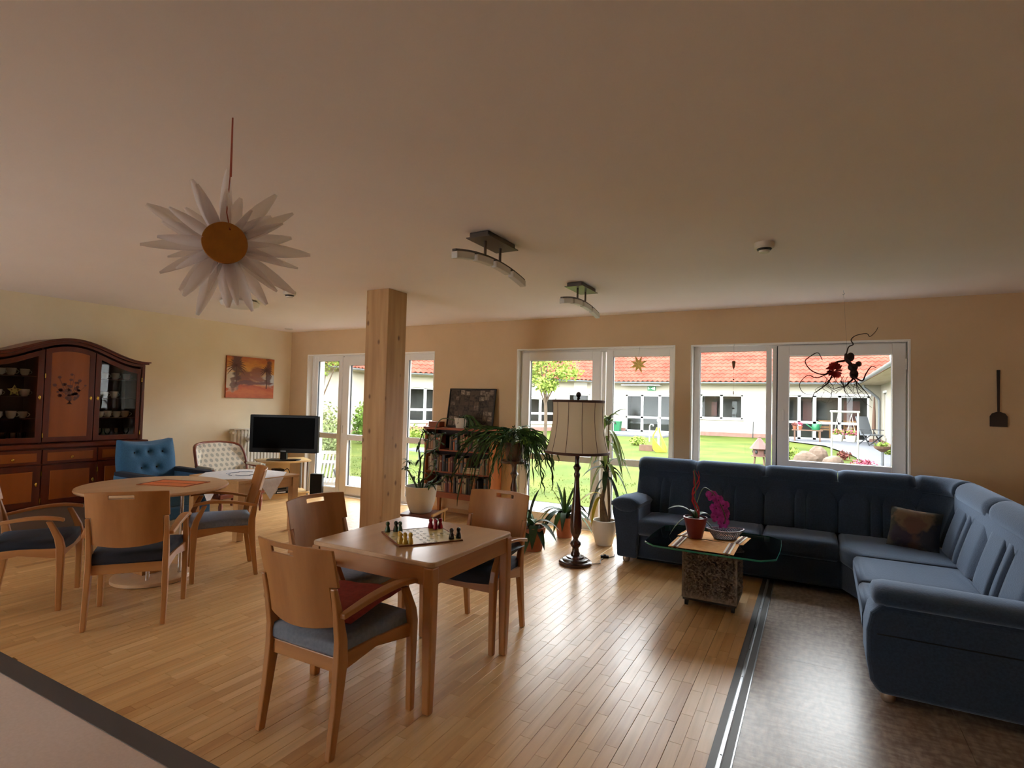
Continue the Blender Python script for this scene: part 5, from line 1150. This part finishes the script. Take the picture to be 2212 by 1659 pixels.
# ceiling lamps: bowed bar with frosted blocks
mat('lamp_steel', '#5a5048', rough=.35, metal=.7); mat('frosted', '#d9d4cc', rough=.5, alpha=1)
def bar_lamp(y0, label):
    t = thing('ceiling_lamp', label, 'ceiling lamp', (-1.84,y0,HC), 0, 'bowed ceiling lamps')
    G().box(-.07,.07,-.175,.175,-.035,0).build('canopy_plate', 'lamp_steel', t, bevel=.006); G().box(-.085,.085,-.19,.19,-.04,-.034).build('rim_plate', 'lamp_steel', t)
    cx = lambda y: 0
    for y in (-.095,.095): G().tube([(cx(y),y,-.132),(cx(y),y,-.038)], .009, 10).build('rod', 'lamp_steel', t, smooth=50)
    yy = [-.44+.88*i/20 for i in range(21)]; zz = lambda y: -.132-.05*(y/.44)**2
    br = G().loft([[(cx(y)-.012,y,zz(y)-.006),(cx(y)+.012,y,zz(y)-.006),(cx(y)+.012,y,zz(y)+.006),(cx(y)-.012,y,zz(y)+.006)] for y in yy]).build('bar', 'lamp_steel', t)
    for k in range(4):
        a, b = -.435+k*.228, -.435+k*.228+.186; G().loft([[(cx(y)-.022,y,zz(y)-.05),(cx(y)+.022,y,zz(y)-.05),(cx(y)+.022,y,zz(y)-.008),(cx(y)-.022,y,zz(y)-.008)] for y in [a+(b-a)*i/5 for i in range(6)]]).build('glass_block', 'frosted', br, bevel=.004)
        if k < 3: G().tube([(cx(b+.018),b+.018,zz(b)-.02),(cx(b+.018),b+.018,zz(b))], .008, 8).build('socket', 'caster_black', br)
bar_lamp(3.09, 'nearer steel ceiling lamp with bowed bar and four frosted blocks'); bar_lamp(4.66, 'farther steel ceiling lamp with bowed bar, above the floor lamp')
mat('detector', '#d8d0c2', rough=.5)
for x, y, lb, sc in ((-.288,3.87,'white smoke detector on the ceiling above the coffee table',1),(-4.64,3.83,'white smoke detector on the ceiling near the paper star',1)):
    t = thing('smoke_detector', lb, 'smoke detector', (x,y,HC), 0, 'ceiling smoke detectors')
    G().lathe([(.06,0),(.06,-.03),(.052,-.038)], n=24).build('base', 'detector', t, smooth=40); G().lathe([(.045,-.038),(.042,-.046),(.034,-.05)], n=20).build('grille', 'caster_black', t); G().lathe([(.034,-.05),(.03,-.062),(.01,-.064)], n=20).build('cap', 'detector', t, smooth=40)
t = thing('ceiling_dish_light', 'flat round white ceiling light partly behind the paper star', 'ceiling lamp', (-5.62,3.98,HC)); G().lathe([(.2,-.02),(.205,-.03),(.19,-.06),(.12,-.085),(.01,-.095)], n=36).build('dish', 'frosted', t, smooth=50); G().lathe([(.1,0),(.1,-.03)], n=24).build('base', 'detector', t)
tag(G().lathe([(.06,0),(.06,-.008),(.03,-.012)], n=24).build('ceiling_vent', 'detector', loc=(-7.2,5.95,HC), smooth=40), 'small flat round vent on the ceiling in the far corner', 'vent')

# paper star pendant
def paper():
    m, N, L, P = mk('paper'); out = [n for n in N if n.type == 'OUTPUT_MATERIAL'][0]; P.inputs['Base Color'].default_value = (*lin('#efe9ea'),1); P.inputs['Roughness'].default_value = .8
    t = N.new('ShaderNodeBsdfTranslucent'); t.inputs[0].default_value = (*lin('#efe9ea'),1); mx = N.new('ShaderNodeMixShader'); mx.inputs[0].default_value = .5; L.new(P.outputs[0], mx.inputs[1]); L.new(t.outputs[0], mx.inputs[2]); L.new(mx.outputs[0], out.inputs[0])
paper_book = MAT['paper']; paper(); MAT['petal_paper'] = MAT['paper']; MAT['paper'] = paper_book
mat('disc_gold', '#b3741f', '#a86c1c', rough=.6, scale=30); mat('thread_red', '#a8503c', rough=.7)
sp = thing('paper_star', 'big white paper petal star with gold disc hanging from the ceiling', 'paper star', (-1.968,1.32,2.07))
nrm = Vector((.84,-.54,-.04)).normalized(); e1 = Vector((.54,.84,0)).normalized(); e2 = nrm.cross(e1)*-1
if e2.z < 0: e2 = -e2
rnd = random.Random(17)
for lay, (n_, off, l0, l1, tilt, w0) in enumerate(((12,0,.24,.31,-.05,.032),(12,.26,.2,.29,-.25,.028),(11,.4,.16,.25,.22,.02))):
    for k in range(n_):
        a = 2*PI*k/n_+off+rnd.uniform(-.13,.13); dv = (e1*math.cos(a)+e2*math.sin(a)+nrm*(tilt+rnd.uniform(-.2,.2))).normalized(); ln = rnd.uniform(l0,l1); sd_ = dv.cross(nrm).normalized(); up_ = sd_.cross(dv)
        tw = rnd.uniform(-.9,.9); nn = up_*math.cos(tw)+sd_*math.sin(tw); rings = []
        for t_ in (0.12,.3,.5,.7,.87,1.0):
            w_ = w0*math.sin(PI*min(1,(t_*.86+.1)))**.8+.0008; c_ = dv*ln*t_; s2 = dv.cross(nn)
            rings.append([c_-s2*w_, c_-s2*w_*.5-nn*w_*.45, c_-nn*w_*.6, c_+s2*w_*.5-nn*w_*.45, c_+s2*w_])
        G().loft(rings, cap=False, closed=False).build('petal', 'petal_paper', sp, smooth=180)
G().loft([[tuple(nrm*d+(e1*math.cos(2*PI*k/40)+e2*math.sin(2*PI*k/40))*r_) for k in range(40)] for d, r_ in ((.03,.074),(.034,.078),(.038,.076))]).build('disc', 'disc_gold', sp)
G().sph((0,0,0), .028, 14, 10).build('core', 'petal_paper', sp, smooth=180)
G().tube([tuple(nrm*.04+e2*.05+e1*.015),(.012,-.005,.12),(.010,.004,.26),(.010,.004,HC-2.07)], .0022, 5).build('thread', 'thread_red', sp); G().tube([(.014,.006,.26),(.014,.003,HC-2.07)], .0022, 5).build('thread', 'thread_red', sp)
# star in the window
mat('straw_star', '#d9c79a', '#c9b07a', rough=.6); N_ = MAT['straw_star'].node_tree.nodes; L_n = MAT['straw_star'].node_tree.links; t_ = N_.new('ShaderNodeBsdfTranslucent'); t_.inputs[0].default_value = (*lin('#dcc890'),1); x_ = N_.new('ShaderNodeMixShader'); x_.inputs[0].default_value = .45; L_n.new(N_['Principled BSDF'].outputs[0], x_.inputs[1]); L_n.new(t_.outputs[0], x_.inputs[2]); L_n.new(x_.outputs[0], [n for n in N_ if n.type == 'OUTPUT_MATERIAL'][0].inputs[0])
ws = thing('window_star', 'eight-pointed folded star hanging in the middle window', 'ornament', (-1.765,6.27,1.967))
for k in range(16):
    a = R(45*(k//2)+22.5); r_ = .112-.014*(k//2%2); q_ = R(22.5)*(1 if k%2 else -1); G().add([(0,-.02,0),(math.cos(a+q_)*.046,-.003,math.sin(a+q_)*.046),(math.cos(a)*r_,0,math.sin(a)*r_),(math.cos(a)*.05,-.014,math.sin(a)*.05),(0,.016,0)], [(0,1,3),(1,2,3),(4,2,1)]).build('point', 'straw_star', ws)
G().tube([(0,0,.1),(.012,0,.2)], .0012, 4).build('thread', 'cable_grey', ws)
mb = thing('window_mobile', 'string of small wooden ornaments hanging in the window behind the sofa', 'mobile', (-.75,6.27,0))
G().tube([(0,0,1.48),(0,0,2.15)], .0012, 4).build('thread', 'cable_grey', mb); G().lathe([(.001,1.90),(.012,1.93),(.02,1.98),(.016,1.99)], n=12).build('cone', 'stem_brown', mb); G().sph((0,0,1.795), .008, 8, 6).build('bead', 'stem_brown', mb, smooth=180); G().sph((0,0,1.655),(.008,.008,.02),8,6).build('bead', 'porcelain', mb, smooth=180); G().sph((0,0,1.495), .013, 10, 8).build('bead', 'caster_black', mb, smooth=180); G().tube([(0,0,2.15),(.004,0,2.163),(.0,0.004,2.172)], .003, 6).build('hook', 'strip_metal', mb)
# root ornament with red flower
mat('root', '#2b1712', '#3a211a', rough=.8, scale=20, bump=.4); mat('flower_red', '#9a1410', '#b3221a', rough=.7)
rt_ = thing('root_ornament', 'gnarled hanging root ornament with a red flower in the right window', 'ornament', (.25,5.70,1.86))
E1 = Vector((.88,.47,0))
def rp(pts, r0, r1, nm='root_branch', rs=None):
    rr = random.Random(rs or len(pts)); P_ = bez([E1*a+Vector((.3*rr.gauss(0,.03),rr.gauss(0,.03),b)) for a, b in pts], 4); G().tube(P_, [r0+(r1-r0)*i/(len(P_)-1) for i in range(len(P_))], 6).build(nm, 'root', rt_, smooth=60)
for pts, r0, r1 in (([(0,.13),(-.02,.08),(.02,.05),(.05,0),(.04,-.05)],.012,.02),([(0,.12),(0,.2),(.04,.22),(.03,.26),(.09,.30),(.16,.32),(.2,.29),(.25,.34),(.27,.38)],.006,.002),([(-.02,.08),(-.09,.06),(-.12,.02)],.01,.008),
    ([(-.14,.0),(-.2,-.05),(-.3,-.02),(-.38,.06),(-.33,.11),(-.26,.14),(-.2,.08)],.006,.003),([(-.16,-.04),(-.26,-.08),(-.36,-.06),(-.4,-.14),(-.36,-.22),(-.25,-.22)],.005,.002),([(-.12,-.06),(-.18,-.13),(-.26,-.2),(-.3,-.22),(-.33,-.30)],.007,.002),([(.06,-.06),(.12,-.1),(.16,-.04),(.2,.03),(.24,.02)],.008,.003),
    ([(.05,-.08),(0,-.14),(-.08,-.16),(-.14,-.18)],.007,.002),([(.06,-.08),(.12,-.14),(.16,-.2),(.2,-.27)],.006,.002),([(.02,-.1),(-.02,-.18),(.02,-.25),(-.02,-.31)],.004,.0015),([(.08,-.1),(.1,-.2),(.14,-.28),(.2,-.33)],.004,.0015),([(-.1,-.05),(-.08,-.1),(-.12,-.15)],.003,.001),([(-.06,-.05),(-.03,-.1),(-.06,-.14)],.003,.001),([(.0,-.12),(.06,-.2),(.1,-.26)],.003,.001),([(-.2,-.2),(-.22,-.27),(-.18,-.3)],.002,.001)): rp(pts, r0, r1)
rr2 = random.Random(77)
for k in range(16):
    a0 = rr2.uniform(-.2,.12); z0 = -.06-.05*rr2.random(); rp([(a0,z0),(a0+rr2.uniform(-.05,.05),z0-.06),(a0+rr2.uniform(-.1,.1),z0-.12),(a0+rr2.uniform(-.14,.14),z0-rr2.uniform(.14,.24))], .0028, .001, 'rootlet', 100+k)
for c_, r_ in (((.03,.11),(.03,.025,.04)),((.05,.02),(.04,.03,.035)),((.06,-.04),(.035,.03,.045)),((.1,.05),(.025,.025,.025))): p = E1*c_[0]; G().sph((p.x,p.y,c_[1]), r_, 10, 7).build('root_burl', 'root', rt_, smooth=180)
p = E1*-.11; g = G(); rr = random.Random(2)
for k in range(40):
    a, b = rr.uniform(0,6.28), rr.uniform(-1.2,1.4); d = Vector((math.cos(a)*math.cos(b),math.sin(a)*math.cos(b),math.sin(b))); c_ = Vector((p.x,p.y,-.01)); g.leaf([c_+d*.012,c_+d*.05,c_+d*.072], [.008,.02,.004], (d.y,d.z,-d.x), .3)
g.build('red_flower', 'flower_red', rt_, smooth=180)
G().tube([(0,0,.14),(-.03,-.02,HC-1.86-.03)], .001, 4).build('thread', 'cable_grey', rt_); G().tube([(-.03,-.02,HC-1.86),(-.03,-.02,HC-1.86-.018),(-.022,-.02,HC-1.86-.03),(-.03,-.02,HC-1.86-.04),(-.038,-.02,HC-1.86-.034)], .003, 6).build('hook', 'strip_metal', rt_)
# bread peel on the wall
mat('peel_wood', '#33221a', '#2a1c15', rough=.7)
t = thing('bread_peel', 'dark wooden bread peel hanging on the wall right of the windows', 'bread peel', (1.411,D-.012,1.39))
G().prism([(-.06,0),(.06,0),(.06,.09),(.045,.115),(.012,.13),(-.012,.13),(-.045,.115),(-.06,.09)], 'y', -.008, .008).build('blade', 'peel_wood', t, bevel=.003); G().loft([[(-a,-.008,z),(a,-.008,z),(a,.008,z),(-a,.008,z)] for a, z in ((.008,.13),(.009,.3),(.011,.44),(.012,.495))]).build('handle', 'peel_wood', t, bevel=.003)
# ================================================================ things in the courtyard
mat('crown_green', '#425a1e', '#5e752b', rough=.8, scale=2, spec=.2); mat('crown_light', '#5a6e27', '#75833a', rough=.8, scale=2, spec=.2); mat('bark', '#46392c', '#544536', rough=.9, scale=9)
mat('shrub_pale', '#556239', '#6d774b', rough=.8, scale=3, spec=.2); mat('red_leaf', '#602b24', '#713931', rough=.8); mat('flower_pink', '#8c354a', '#9a465b', rough=.7, scale=5); mat('yard_white', '#93938f', rough=.5); mat('yard_grey', '#5a5e62', rough=.5); mat('yard_black', '#222428', rough=.6); mat('hose_yellow', '#988f22', '#8f851a', rough=.5); mat('plank_brown', '#584032', '#644a3b', rough=.8); mat('shed_pink', '#64443e', '#583a35', rough=.8); mat('rock_brown', '#605044', '#504136', rough=.95, scale=5, bump=.4); mat('can_green', '#16603b', rough=.4); mat('pot_clay', '#7a462e', rough=.8)
def leaves(g, c_, r_, n, s_, rnd, shell=.35):
    for i in range(n):
        d = Vector((rnd.gauss(0,1),rnd.gauss(0,1),rnd.gauss(0,1))).normalized(); k = (shell+(1-shell)*rnd.random())
        p = Vector(c_)+Vector((d.x*r_[0],d.y*r_[1],d.z*r_[2]))*k; a = Vector((rnd.gauss(0,1),rnd.gauss(0,1),rnd.gauss(0,1))).normalized(); b = a.orthogonal().normalized(); q = s_*rnd.uniform(.6,1.3)
        g.add([p-a*q,p-b*q*.5,p+a*q,p+b*q*.5], [(0,1,2,3)])
def tree(label, x, y, h, blobs, m_, rnd, sz=.055, n=420):
    t = thing('tree', label, 'tree', (x,y,gz(x,y)-.03))
    G().tube(bez([(0,0,0),(.03,0,h*.4),(-.02,.03,h*.75),(.02,0,h)],4), [.06,.058,.056,.054,.052,.05,.047,.044,.04,.035,.03,.025,.02][:13], 8).build('trunk', 'bark', t, smooth=60)
    g = G(); br = G()
    for b in blobs: leaves(g, b[:3], b[3:6], n, sz, rnd, .25); br.tube([(0,0,h*.55),tuple(Vector((0,0,h*.7)).lerp(Vector(b[:3]),.6)),b[:3]], [.022,.014,.006], 6)
    br.build('branches', 'bark', t); o = g.build('crown', m_, t); o['kind'] = 'stuff'; return t
rnd = random.Random(41)
tree('young leafy tree on the lawn seen through the middle window', -7.0, 15.0, 2.6, [(-.2,0,2.7,.6,.6,.5),(.5,.1,2.9,.6,.5,.5),(0,0,3.4,.6,.6,.6),(.6,0,2.35,.6,.5,.25),(-.5,.1,2.3,.5,.4,.35),(.1,-.2,2.0,.4,.4,.25)], 'crown_light', rnd)
tree('leafy tree overhanging the far left glazed door', -13.2, 12.2, 2.6, [(-.3,0,2.5,.6,.5,.5),(.3,0,2.9,.7,.6,.6),(-.5,.1,3.1,.6,.6,.6),(-.6,0,2.0,.35,.3,.4),(.8,0,2.7,.5,.4,.3)], 'crown_light', rnd)
def bush(label, x, y, r_, m_, n, sz, cat='bush', nm='bush'):
    t = thing(nm, label, cat, (x,y,gz(x,y)-.03)); g = G(); leaves(g, (0,0,r_[2]*.9), r_, n, sz, rnd, .2); o = g.build('foliage', m_, t); o['kind'] = 'stuff'; G().tube([(0,0,0),(0,0,r_[2])], .02, 6).build('stem', 'bark', t)
bush('pale loose shrub behind the left leaf of the glazed door', -12.2, 11.5, (.5,.5,.75), 'shrub_pale', 700, .05); bush('tall green grassy shrub behind the timber post', -12.9, 13.7, (.45,.4,.75), 'crown_green', 900, .06)
bush('yellow-green low bush right of the post through the door', -11.9, 15.0, (.7,.5,.35), 'crown_light', 600, .05); bush('low reddish plant at the foot of the angled wing', -14.1, 19.2, (.6,.4,.28), 'red_leaf', 300, .05)
bush('pale bush of tall grasses close to the glazed door', -9.6, 9.2, (.5,.4,.6), 'shrub_pale', 700, .04); bush('small round bush on the lawn before the exit door', -5.4, 19.3, (.32,.3,.2), 'crown_light', 350, .05); bush('small green bush left of the boulders', -.62, 17.6, (.28,.25,.22), 'crown_light', 260, .045)
bush('pink flowering clump behind the sofa back', 1.1, 16.65, (.3,.2,.13), 'flower_pink', 350, .035, 'flowers', 'flower_clump'); bush('yellow flowering clump by the right wing', 2.05, 20.9, (.2,.2,.2), 'crown_light', 200, .05, 'flowers', 'flower_clump'); bush('orange flowering clump at the lawn edge beside the path', .75, 18.4, (.18,.2,.18), 'red_leaf', 160, .045, 'flowers', 'flower_clump')
# slatted garden chair outside the glazed door
t = thing('garden_chair', 'grey folding garden chair with white slatted back outside the glazed door', 'garden chair', (-7.70,7.30,-.03), R(24))
for s in (-1,1):
    G().bar((s*.25,-.05,0),(s*.25,-.30,.30),.03,.03).build('leg', 'yard_grey', t); G().bar((s*.25,-.22,.02),(s*.25,.25,.36),.03,.03).build('leg', 'yard_grey', t); G().bar((s*.27,-.22,.0),(s*.25,-.02,.62),.035,.04).build('back_post', 'yard_grey', t)
for i in range(7): x = -.195+i*.065; G().bar((x,-.225,.05),(x,-.03,.52),.034,.012).build('slat', 'yard_white', t)
G().bar((-.25,-.03,.55),(.25,-.03,.55),.02,.06).build('top_rail', 'yard_white', t); G().bar((-.25,-.235,.03),(.25,-.235,.03),.02,.04).build('bottom_rail', 'yard_white', t); G().box(-.24,.24,-.1,.34,.34,.37).build('seat', 'yard_grey', t)
t = thing('garden_table', 'low grey garden table on the lawn right of the post', 'garden table', (-8.1,10.7,.0)); G().box(-.4,.4,-.3,.3,.30,.34).build('top', 'yard_grey', t)
for sx in (-1,1):
    for sy in (-1,1): G().box(sx*.35-.02,sx*.35+.02,sy*.25-.02,sy*.25+.02,0,.3).build('leg', 'yard_grey', t)
# yellow hose on a white tap post
hs = thing('garden_hose', 'yellow garden hose hung on a white tap post on the lawn', 'hose', (-4.2,17.26,gz(0,17.26)-.02))
G().tube([(0,0,0),(0,0,.98)], .035, 10).build('tap_post', 'yard_white', hs, smooth=50); G().lathe([(.05,.95),(.06,.99),(.03,1.03),(.03,1.08),(.05,1.1),(.01,1.12)], n=12).build('tap_head', 'yard_white', hs)
for k in range(8): a = .06+.012*k; G().tube(bez([(-.04,-.05,.78-.01*k),(-.12-a*.3,-.06,.5),(-.14+.02*k,-.07,.12+.02*k),(.05+.03*k,-.07,.04),(.14+.012*k,-.06,.25),(.06,-.05,.6),(.03,-.05,.78-.01*k)],4), .016, 6).build('hose_loop', 'hose_yellow', hs)
t = thing('tap_post', 'small curved white tap standing before the exit door', 'tap', (-5.5,21.2,gz(0,21.2)-.02)); G().tube([(0,0,0),(0,0,.62),(.04,0,.68),(.12,0,.68),(.14,0,.62)], .025, 8).build('pipe', 'yard_white', t)
t = thing('planter_box', 'low brown planter box beside the yellow hose', 'planter', (-4.62,17.5,gz(0,17.5)-.02)); 
for s in (-1,1): G().box(-.2,.2,s*.13-.012,s*.13+.012,0,.2).build('board', 'plank_brown', t); G().box(s*.2-.012,s*.2+.012,-.12,.12,0,.2).build('board', 'plank_brown', t)
G().box(-.19,.19,-.12,.12,.12,.16).build('soil', 'soil', t)
t = thing('garden_bin', 'small green bin left of the exit door', 'bin', (-8.45,26.5,.21)); G().loft([[(-a,-a,z),(a,-a,z),(a,a,z),(-a,a,z)] for a,z in ((.13,0),(.17,.45))]).build('body', 'can_green', t); G().box(-.18,.18,-.18,.18,.45,.49).build('lid', 'can_green', t)
# bird house with pleated roof
bh = thing('bird_house', 'eight-sided wooden bird house with pink roof on the lawn', 'bird house', (-1.24,15.72,gz(0,15.72)-.02))
for sx in (-1,1):
    for sy in (-1,1): G().bar((sx*.12,sy*.12,0),(sx*.1,sy*.1,.22),.025,.025).build('leg', 'plank_brown', bh)
G().lathe([(.2,.22),(.2,.24)], n=8).build('floor_board', 'plank_brown', bh); G().lathe([(.15,.24),(.155,.45)], n=8).build('body', 'shed_pink', bh)
for k in range(8):
    a = R(45*k+22.5); c_, s_ = math.cos, math.sin; G().add([(.24*c_(a-R(22.5)),.24*s_(a-R(22.5)),.42),(.24*c_(a+R(22.5)),.24*s_(a+R(22.5)),.42),(.03*c_(a+R(22.5)),.03*s_(a+R(22.5)),.7),(.03*c_(a-R(22.5)),.03*s_(a-R(22.5)),.7),(.2*c_(a),.2*s_(a),.45)], [(0,1,4),(1,2,4),(2,3,4),(3,0,4)]).build('roof_panel', 'shed_pink', bh)
    if k % 2: G().sph((.153*c_(a),.153*s_(a),.34),(.035,.035,.05),8,6).build('opening', 'yard_black', bh)
G().lathe([(.03,.69),(.035,.72),(.01,.76)], n=8).build('finial', 'shed_pink', bh)
tag(G().tube([(0,0,0),(.02,0,.72)], .02, 6).build('iron_rod', 'yard_black', loc=(-2.35,26.4,.2)), 'thin dark rod standing before the house wall', 'rod')
def rock(label, x, y, r_, sd):
    g = G(); rr = random.Random(sd)
    g.sph((0,0,r_[2]*.45), r_, 16, 10); g.v = [tuple(Vector(v)*(1+.16*noise.noise(Vector(v)*3.1+Vector((sd,0,0)))+.06*noise.noise(Vector(v)*9+Vector((sd,0,0))))) for v in g.v]; tag(g.build('boulder', 'rock_brown', loc=(x,y,gz(x,y)-.05)), label, 'boulder')
rock('broad brown boulder on the lawn behind the sofa', -.2, 16.72, (.3,.24,.26), 1); rock('lighter boulder behind the broad one on the lawn', .1, 17.35, (.26,.22,.36), 2); rock('low right boulder of the group on the lawn', .42, 16.72, (.26,.22,.2), 5)
# white frame with two hanging flower boxes
fs = thing('hanging_rack', 'white tubular rack carrying hanging flower boxes in the yard', 'plant rack', (.72,17.55,gz(0,17.5)-.02), R(-25))
for s in (-1,1): G().tube([(s*.33,0,0),(s*.33,0,1.4)], .025, 8).build('post', 'yard_white', fs, smooth=50)
G().tube([(-.37,0,1.4),(.37,0,1.4)], .028, 8).build('crossbar', 'yard_white', fs, smooth=50)
for s in (-1,1):
    fb_ = thing('flower_box', 'white hanging flower box, the %s one on the tubular rack' % ('left' if s < 0 else 'right'), 'flower box', (.72+s*.15,17.55-s*.07,gz(0,17.5)+.58), R(-25), 'hanging flower boxes')
    G().loft([[(-a,-b,z),(a,-b,z),(a,b,z),(-a,b,z)] for a,b,z in ((.1,.05,0),(.13,.07,.17))]).build('box', 'yard_white', fb_); g = G(); leaves(g, (0,0,.24), (.15,.1,.09), 110, .035, rnd, .2); g.build('foliage', 'crown_light', fb_)['kind'] = 'stuff'; g = G(); leaves(g, (0,0,.24), (.17,.11,.1), 60, .03, rnd, .6); g.build('blossoms', 'flower_pink', fb_)['kind'] = 'stuff'
    for q in (-1,1): G().tube([(q*.11,0,.17),(0,0,.74)], .008, 5).build('hanger', 'yard_white', fb_)
# black reclining chair by the downpipe
t = thing('recliner', 'black reclining garden chair near the downpipe', 'garden chair', (1.85,24.9,.2), R(-140))
for s in (-1,1):
    G().bar((s*.27,.25,0),(s*.27,-.1,.5),.03,.03).build('leg', 'yard_black', t); G().bar((s*.27,-.3,0),(s*.27,.3,.42),.03,.03).build('leg', 'yard_black', t); G().box(s*.29-.025,s*.29+.025,-.2,.3,.58,.61).build('armrest', 'yard_black', t)
G().box(-.26,.26,-.2,.32,.38,.43).build('seat', 'yard_grey', t); G().bar((0,-.18,.42),(0,-.42,1.08),.5,.06).build('backrest', 'yard_grey', t)
t = thing('garden_parasol', 'folded brown parasol leaning behind the black recliner', 'parasol', (2.05,26.2,.21)); G().tube([(0,0,0),(.02,0,1.7)], .02, 8).build('pole', 'bark', t); G().tube([(.01,0,.55),(.02,0,1.1),(.03,0,1.85)], [.07,.06,.02], 8).build('canopy', 'plank_brown', t)
# potted feeder on a post
t = thing('feeder_post', 'flower bowl on a short grey post beside the path', 'planter', (1.52,16.95,gz(0,17)-.02)); G().tube([(0,0,0),(0,0,.42)], .035, 8).build('post', 'yard_grey', t); G().lathe([(.05,.42),(.17,.5),(.2,.56),(.18,.56),(.04,.47)], n=16).build('bowl', 'plank_brown', t); g = G(); leaves(g, (0,0,.6), (.2,.18,.09), 90, .04, rnd, .2); g.build('foliage', 'crown_light', t)['kind'] = 'stuff'
t = thing('watering_can', 'green watering can on the ledge before the glazed doors', 'watering can', (.05,25.6,.68), R(10)); G().lathe([(.14,0),(.15,.02),(.14,.22),(.12,.25)], n=16).build('body', 'can_green', t, smooth=50); G().tube([(-.12,0,.06),(-.26,0,.16),(-.36,0,.24)], [.03,.022,.018], 8).build('spout', 'can_green', t); G().tube(bez([(.02,0,.25),(.1,0,.34),(.2,0,.28),(.15,0,.08)],4), .014, 6).build('handle', 'can_green', t)
t = thing('plant_bench', 'low plank bench with flower pots before the glazed doors', 'bench', (-.25,25.6,.21)); G().box(-.55,.55,-.15,.15,.43,.47).build('seat_board', 'plank_brown', t)
for s in (-1,1): G().box(s*.45-.03,s*.45+.03,-.13,.13,0,.43).build('leg', 'plank_brown', t)
for i, x in enumerate((-.7,-.5)):
    t = thing('flower_pot', 'clay flower pot with red blossoms, %s on the plank bench' % ('leftmost','second'[:6])[i], 'flower pot', (x,25.58,.68), 0, 'pots on the plank bench'); G().lathe([(.06,0),(.085,.15),(.08,.15)], n=14).build('pot', 'pot_clay', t); g = G(); leaves(g, (0,0,.22), (.12,.12,.1), 60, .04, rnd, .2); g.build('blossoms', 'flower_pink' if i else 'red_leaf', t)['kind'] = 'stuff'
# dining chairs just behind the far glazed doors
for i, (x, lb) in enumerate(((.38,'left'),(1.3,'right'))):
    t = thing('far_chair', 'wooden chair behind the far glazed doors, the %s one' % lb, 'chair', (x,27.55,.22), 0, 'chairs behind the far doors')
    for sx in (-1,1): G().box(sx*.2-.025,sx*.2+.025,-.22,-.18,0,.85).build('leg', 'beech', t); G().box(sx*.2-.02,sx*.2+.02,.18,.22,0,.43).build('leg', 'beech', t)
    for z in (.5,.75): G().box(-.18,.18,-.215,-.19,z,z+.09).build('back_slat', 'beech', t)
    G().box(-.22,.22,-.2,.22,.42,.46).build('seat', 'beech', t)
